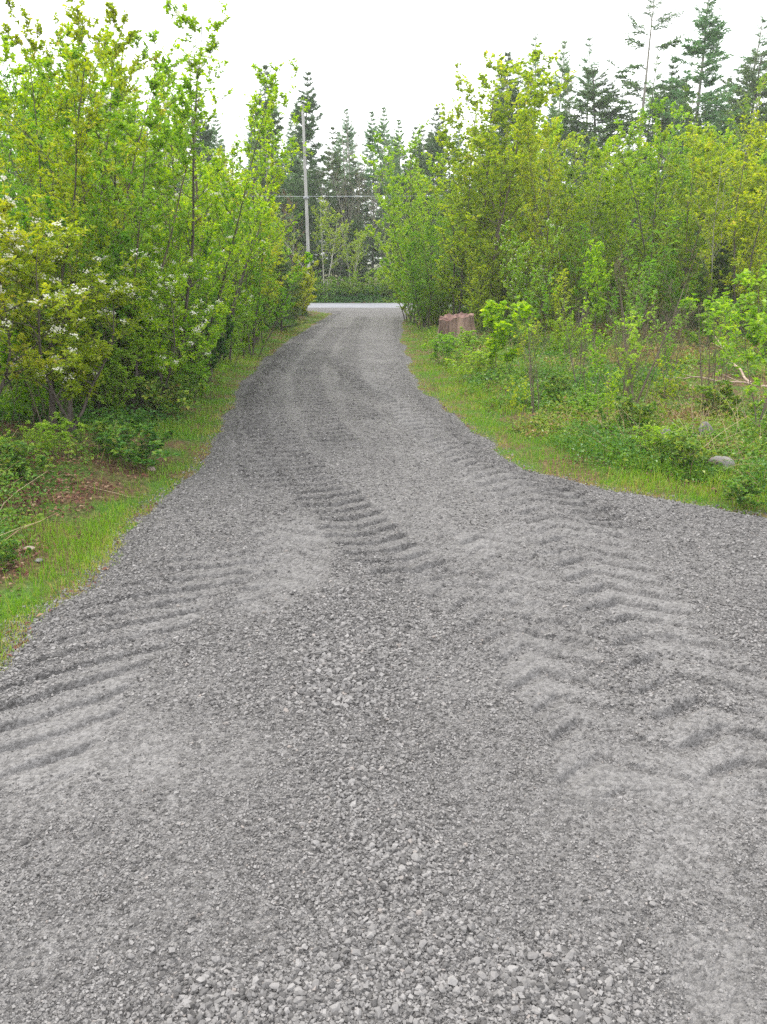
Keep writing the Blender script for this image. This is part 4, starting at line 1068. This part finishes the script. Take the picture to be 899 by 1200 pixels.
pl = lambda x, y, d: clear(x, y) * np.clip(sstep(.35, .9, d), 0, 1) * np.clip(np.where(x > 0, .62, .22 + .3 * (y > 8)) + 1.6 * fbm(x, y, .9, 3, 45), .05, 1) * np.where((x < 0) & (y < 7.5), .42, 1) * (y < 30)
V1, t1, r1 = herbs(32000, 3.2, 30, rng, 32, .34, .14, .046, pl)
V2, t2, r2 = herbs(5000, 34.8, 40, rng, 20, .5, .4, .09, lambda x, y, d: .8 * (d > .2))
me = mesh_from('undergrowth', np.concatenate([V1, V2]), [t1, t2 + len(V1)], [M['herb']], {'rnd': ('FACE', np.concatenate([r1, r2]))})
tag(link('undergrowth', me), 'mixed low green weeds covering the ground under the trees', 'undergrowth', kind='stuff')
print('herbs', len(r1) // 2, len(r2) // 2)

x, y = field_points(150000, 2.8, 26, rng=rng); d = -d_in(x, y)
pr = sstep(.25, .7, d) * np.clip(.5 + 1.8 * fbm(x, y, 1.3, 3, 46), .05, 1) + .05 * sstep(.12, .0, d) * (d > -.02)
q = rng.random(len(x)) < pr; x, y = x[q], y[q]; n = len(x)
base = np.stack([x, y, Hg(x, y) + rng.uniform(.0, .03, n)], 1); a = rng.uniform(0, 6.28, n); dz = rng.normal(.05, .25, n).clip(-.5, .7); r_ = np.sqrt(1 - dz ** 2)
V, tri = leaves(base, np.stack([np.cos(a) * r_, np.sin(a) * r_, dz], 1), rng.uniform(.018, .045, n), rng.uniform(.012, .026, n), rng, up=.8)
me = mesh_from('leaf_litter', V, [tri], [M['litter']], {'rnd': ('FACE', np.repeat(rng.random(n), 2))})
tag(link('leaf_litter', me), 'reddish brown dead leaves scattered under the trees', 'leaf litter', kind='stuff')

x, y = field_points(30000, 3.5, 26, rng=rng); d = -d_in(x, y)
pr = sstep(.5, 1.1, d) * np.clip(.15 + 1.6 * fbm(x, y, .8, 3, 47), 0, 1) * np.where(x > 0, 1, .5)
q = rng.random(len(x)) < pr; x, y = x[q], y[q]; n = len(x)
P0 = np.stack([x, y, Hg(x, y)], 1); D0 = rdir(n, rng, rng.normal(.45, .35, n).clip(-.05, .95))
B = curve_branch(P0, D0, rng.uniform(.15, .6, n), 5, rng, -.2, .12)
B[..., 2] = np.maximum(B[..., 2], Hg(B[..., 0].ravel(), B[..., 1].ravel()).reshape(B.shape[:2]) + .004)
v, q_, c = tubes(B, np.repeat(np.array([[.0024, .0022, .0018, .0013, .0008]]), n, 0) * (1 + .04 * np.maximum(y - 6, 0))[:, None], 3, False)
me = mesh_from('dry_stalks', v, [q_], [M['straw']], {'rnd': ('FACE', np.repeat(rng.random(n), 12))})
tag(link('dry_stalks', me), 'thin dry straw stalks lying and standing among the weeds', 'dry stalks', kind='stuff')

# ------------------------------------------------------------------ light, sky, camera
EL, AZ = 50, -35          # sun ahead of the camera and to the left, behind thin cloud
w = bpy.data.worlds.new('World'); sc.world = w; w.use_nodes = True
nt = w.node_tree; nt.nodes.clear(); l = nt.links.new
sky = nt.nodes.new('ShaderNodeTexSky'); sky.sky_type = 'NISHITA'; sky.sun_disc = False
sky.sun_elevation = math.radians(EL); sky.sun_rotation = math.radians(AZ); sky.air_density = 1.0; sky.dust_density = 3
tc = nt.nodes.new('ShaderNodeTexCoord'); nz = nt.nodes.new('ShaderNodeTexNoise'); nz.inputs['Scale'].default_value = 1.6; nz.inputs['Detail'].default_value = 5
l(tc.outputs['Generated'], nz.inputs['Vector'])
cl = ramp(nt, [(.3, (11.2, 11.4, 11.8)), (.7, (13.2, 13.3, 13.5))]); l(nz.outputs['Fac'], cl.inputs[0])
mx = nt.nodes.new('ShaderNodeMix'); mx.data_type = 'RGBA'; mx.inputs[0].default_value = .88
l(sky.outputs[0], mx.inputs[6]); l(cl.outputs[0], mx.inputs[7])
bg = nt.nodes.new('ShaderNodeBackground'); bg.inputs['Strength'].default_value = .09; l(mx.outputs[2], bg.inputs['Color'])
wo = nt.nodes.new('ShaderNodeOutputWorld'); l(bg.outputs[0], wo.inputs[0])
ld = bpy.data.lights.new('sun', 'SUN'); ld.energy = 1.5; ld.angle = math.radians(12); ld.color = (1, .96, .90)
so_ = bpy.data.objects.new('sun', ld); COL.objects.link(so_)
# direction towards the sun: azimuth measured from +Y towards +X
e, a = math.radians(EL), math.radians(AZ)
dirv = Vector((math.sin(a) * math.cos(e), math.cos(a) * math.cos(e), math.sin(e)))
so_.rotation_euler = dirv.to_track_quat('Z', 'Y').to_euler(); so_.location = dirv * 60

# thin haze
bm = bmesh.new(); bmesh.ops.create_cube(bm, size=1); me = bpy.data.meshes.new('haze'); bm.to_mesh(me); bm.free()
m, nt, out = newmat('haze_air'); pv = nt.nodes.new('ShaderNodeVolumePrincipled'); pv.inputs['Density'].default_value = .0013
pv.inputs['Color'].default_value = (.97, .985, 1, 1); nt.links.new(pv.outputs[0], out.inputs['Volume']); me.materials.append(m)
zl = float(np.min([v.co.z for v in bpy.data.objects['ground'].data.vertices])) - 1
o = link('haze', me); o.scale = (1500, 1500, 16 - zl); o.location = (0, 0, (16 + zl) / 2); tag(o, 'thin pale haze filling the air over the whole place', 'haze', kind='stuff')

sc.cycles.use_denoising = False
cd = bpy.data.cameras.new('camera'); cam = bpy.data.objects.new('camera', cd); COL.objects.link(cam); sc.camera = cam
cam.location = (0, 0, HC); cam.rotation_euler = (math.pi / 2 - PITCH, 0, 0)
cd.sensor_fit = 'VERTICAL'; cd.sensor_height = 36; cd.lens = 36 * F / 1200; cd.clip_start = .05; cd.clip_end = 4000
vs = sc.view_settings; vs.view_transform = 'Standard'; vs.look = 'None'; vs.exposure = 1.15; vs.gamma = 1
sc.display_settings.display_device = 'sRGB'
sc.cycles.max_bounces = 10; sc.cycles.diffuse_bounces = 6; sc.cycles.transmission_bounces = 8; sc.cycles.volume_bounces = 1; sc.cycles.transparent_max_bounces = 4
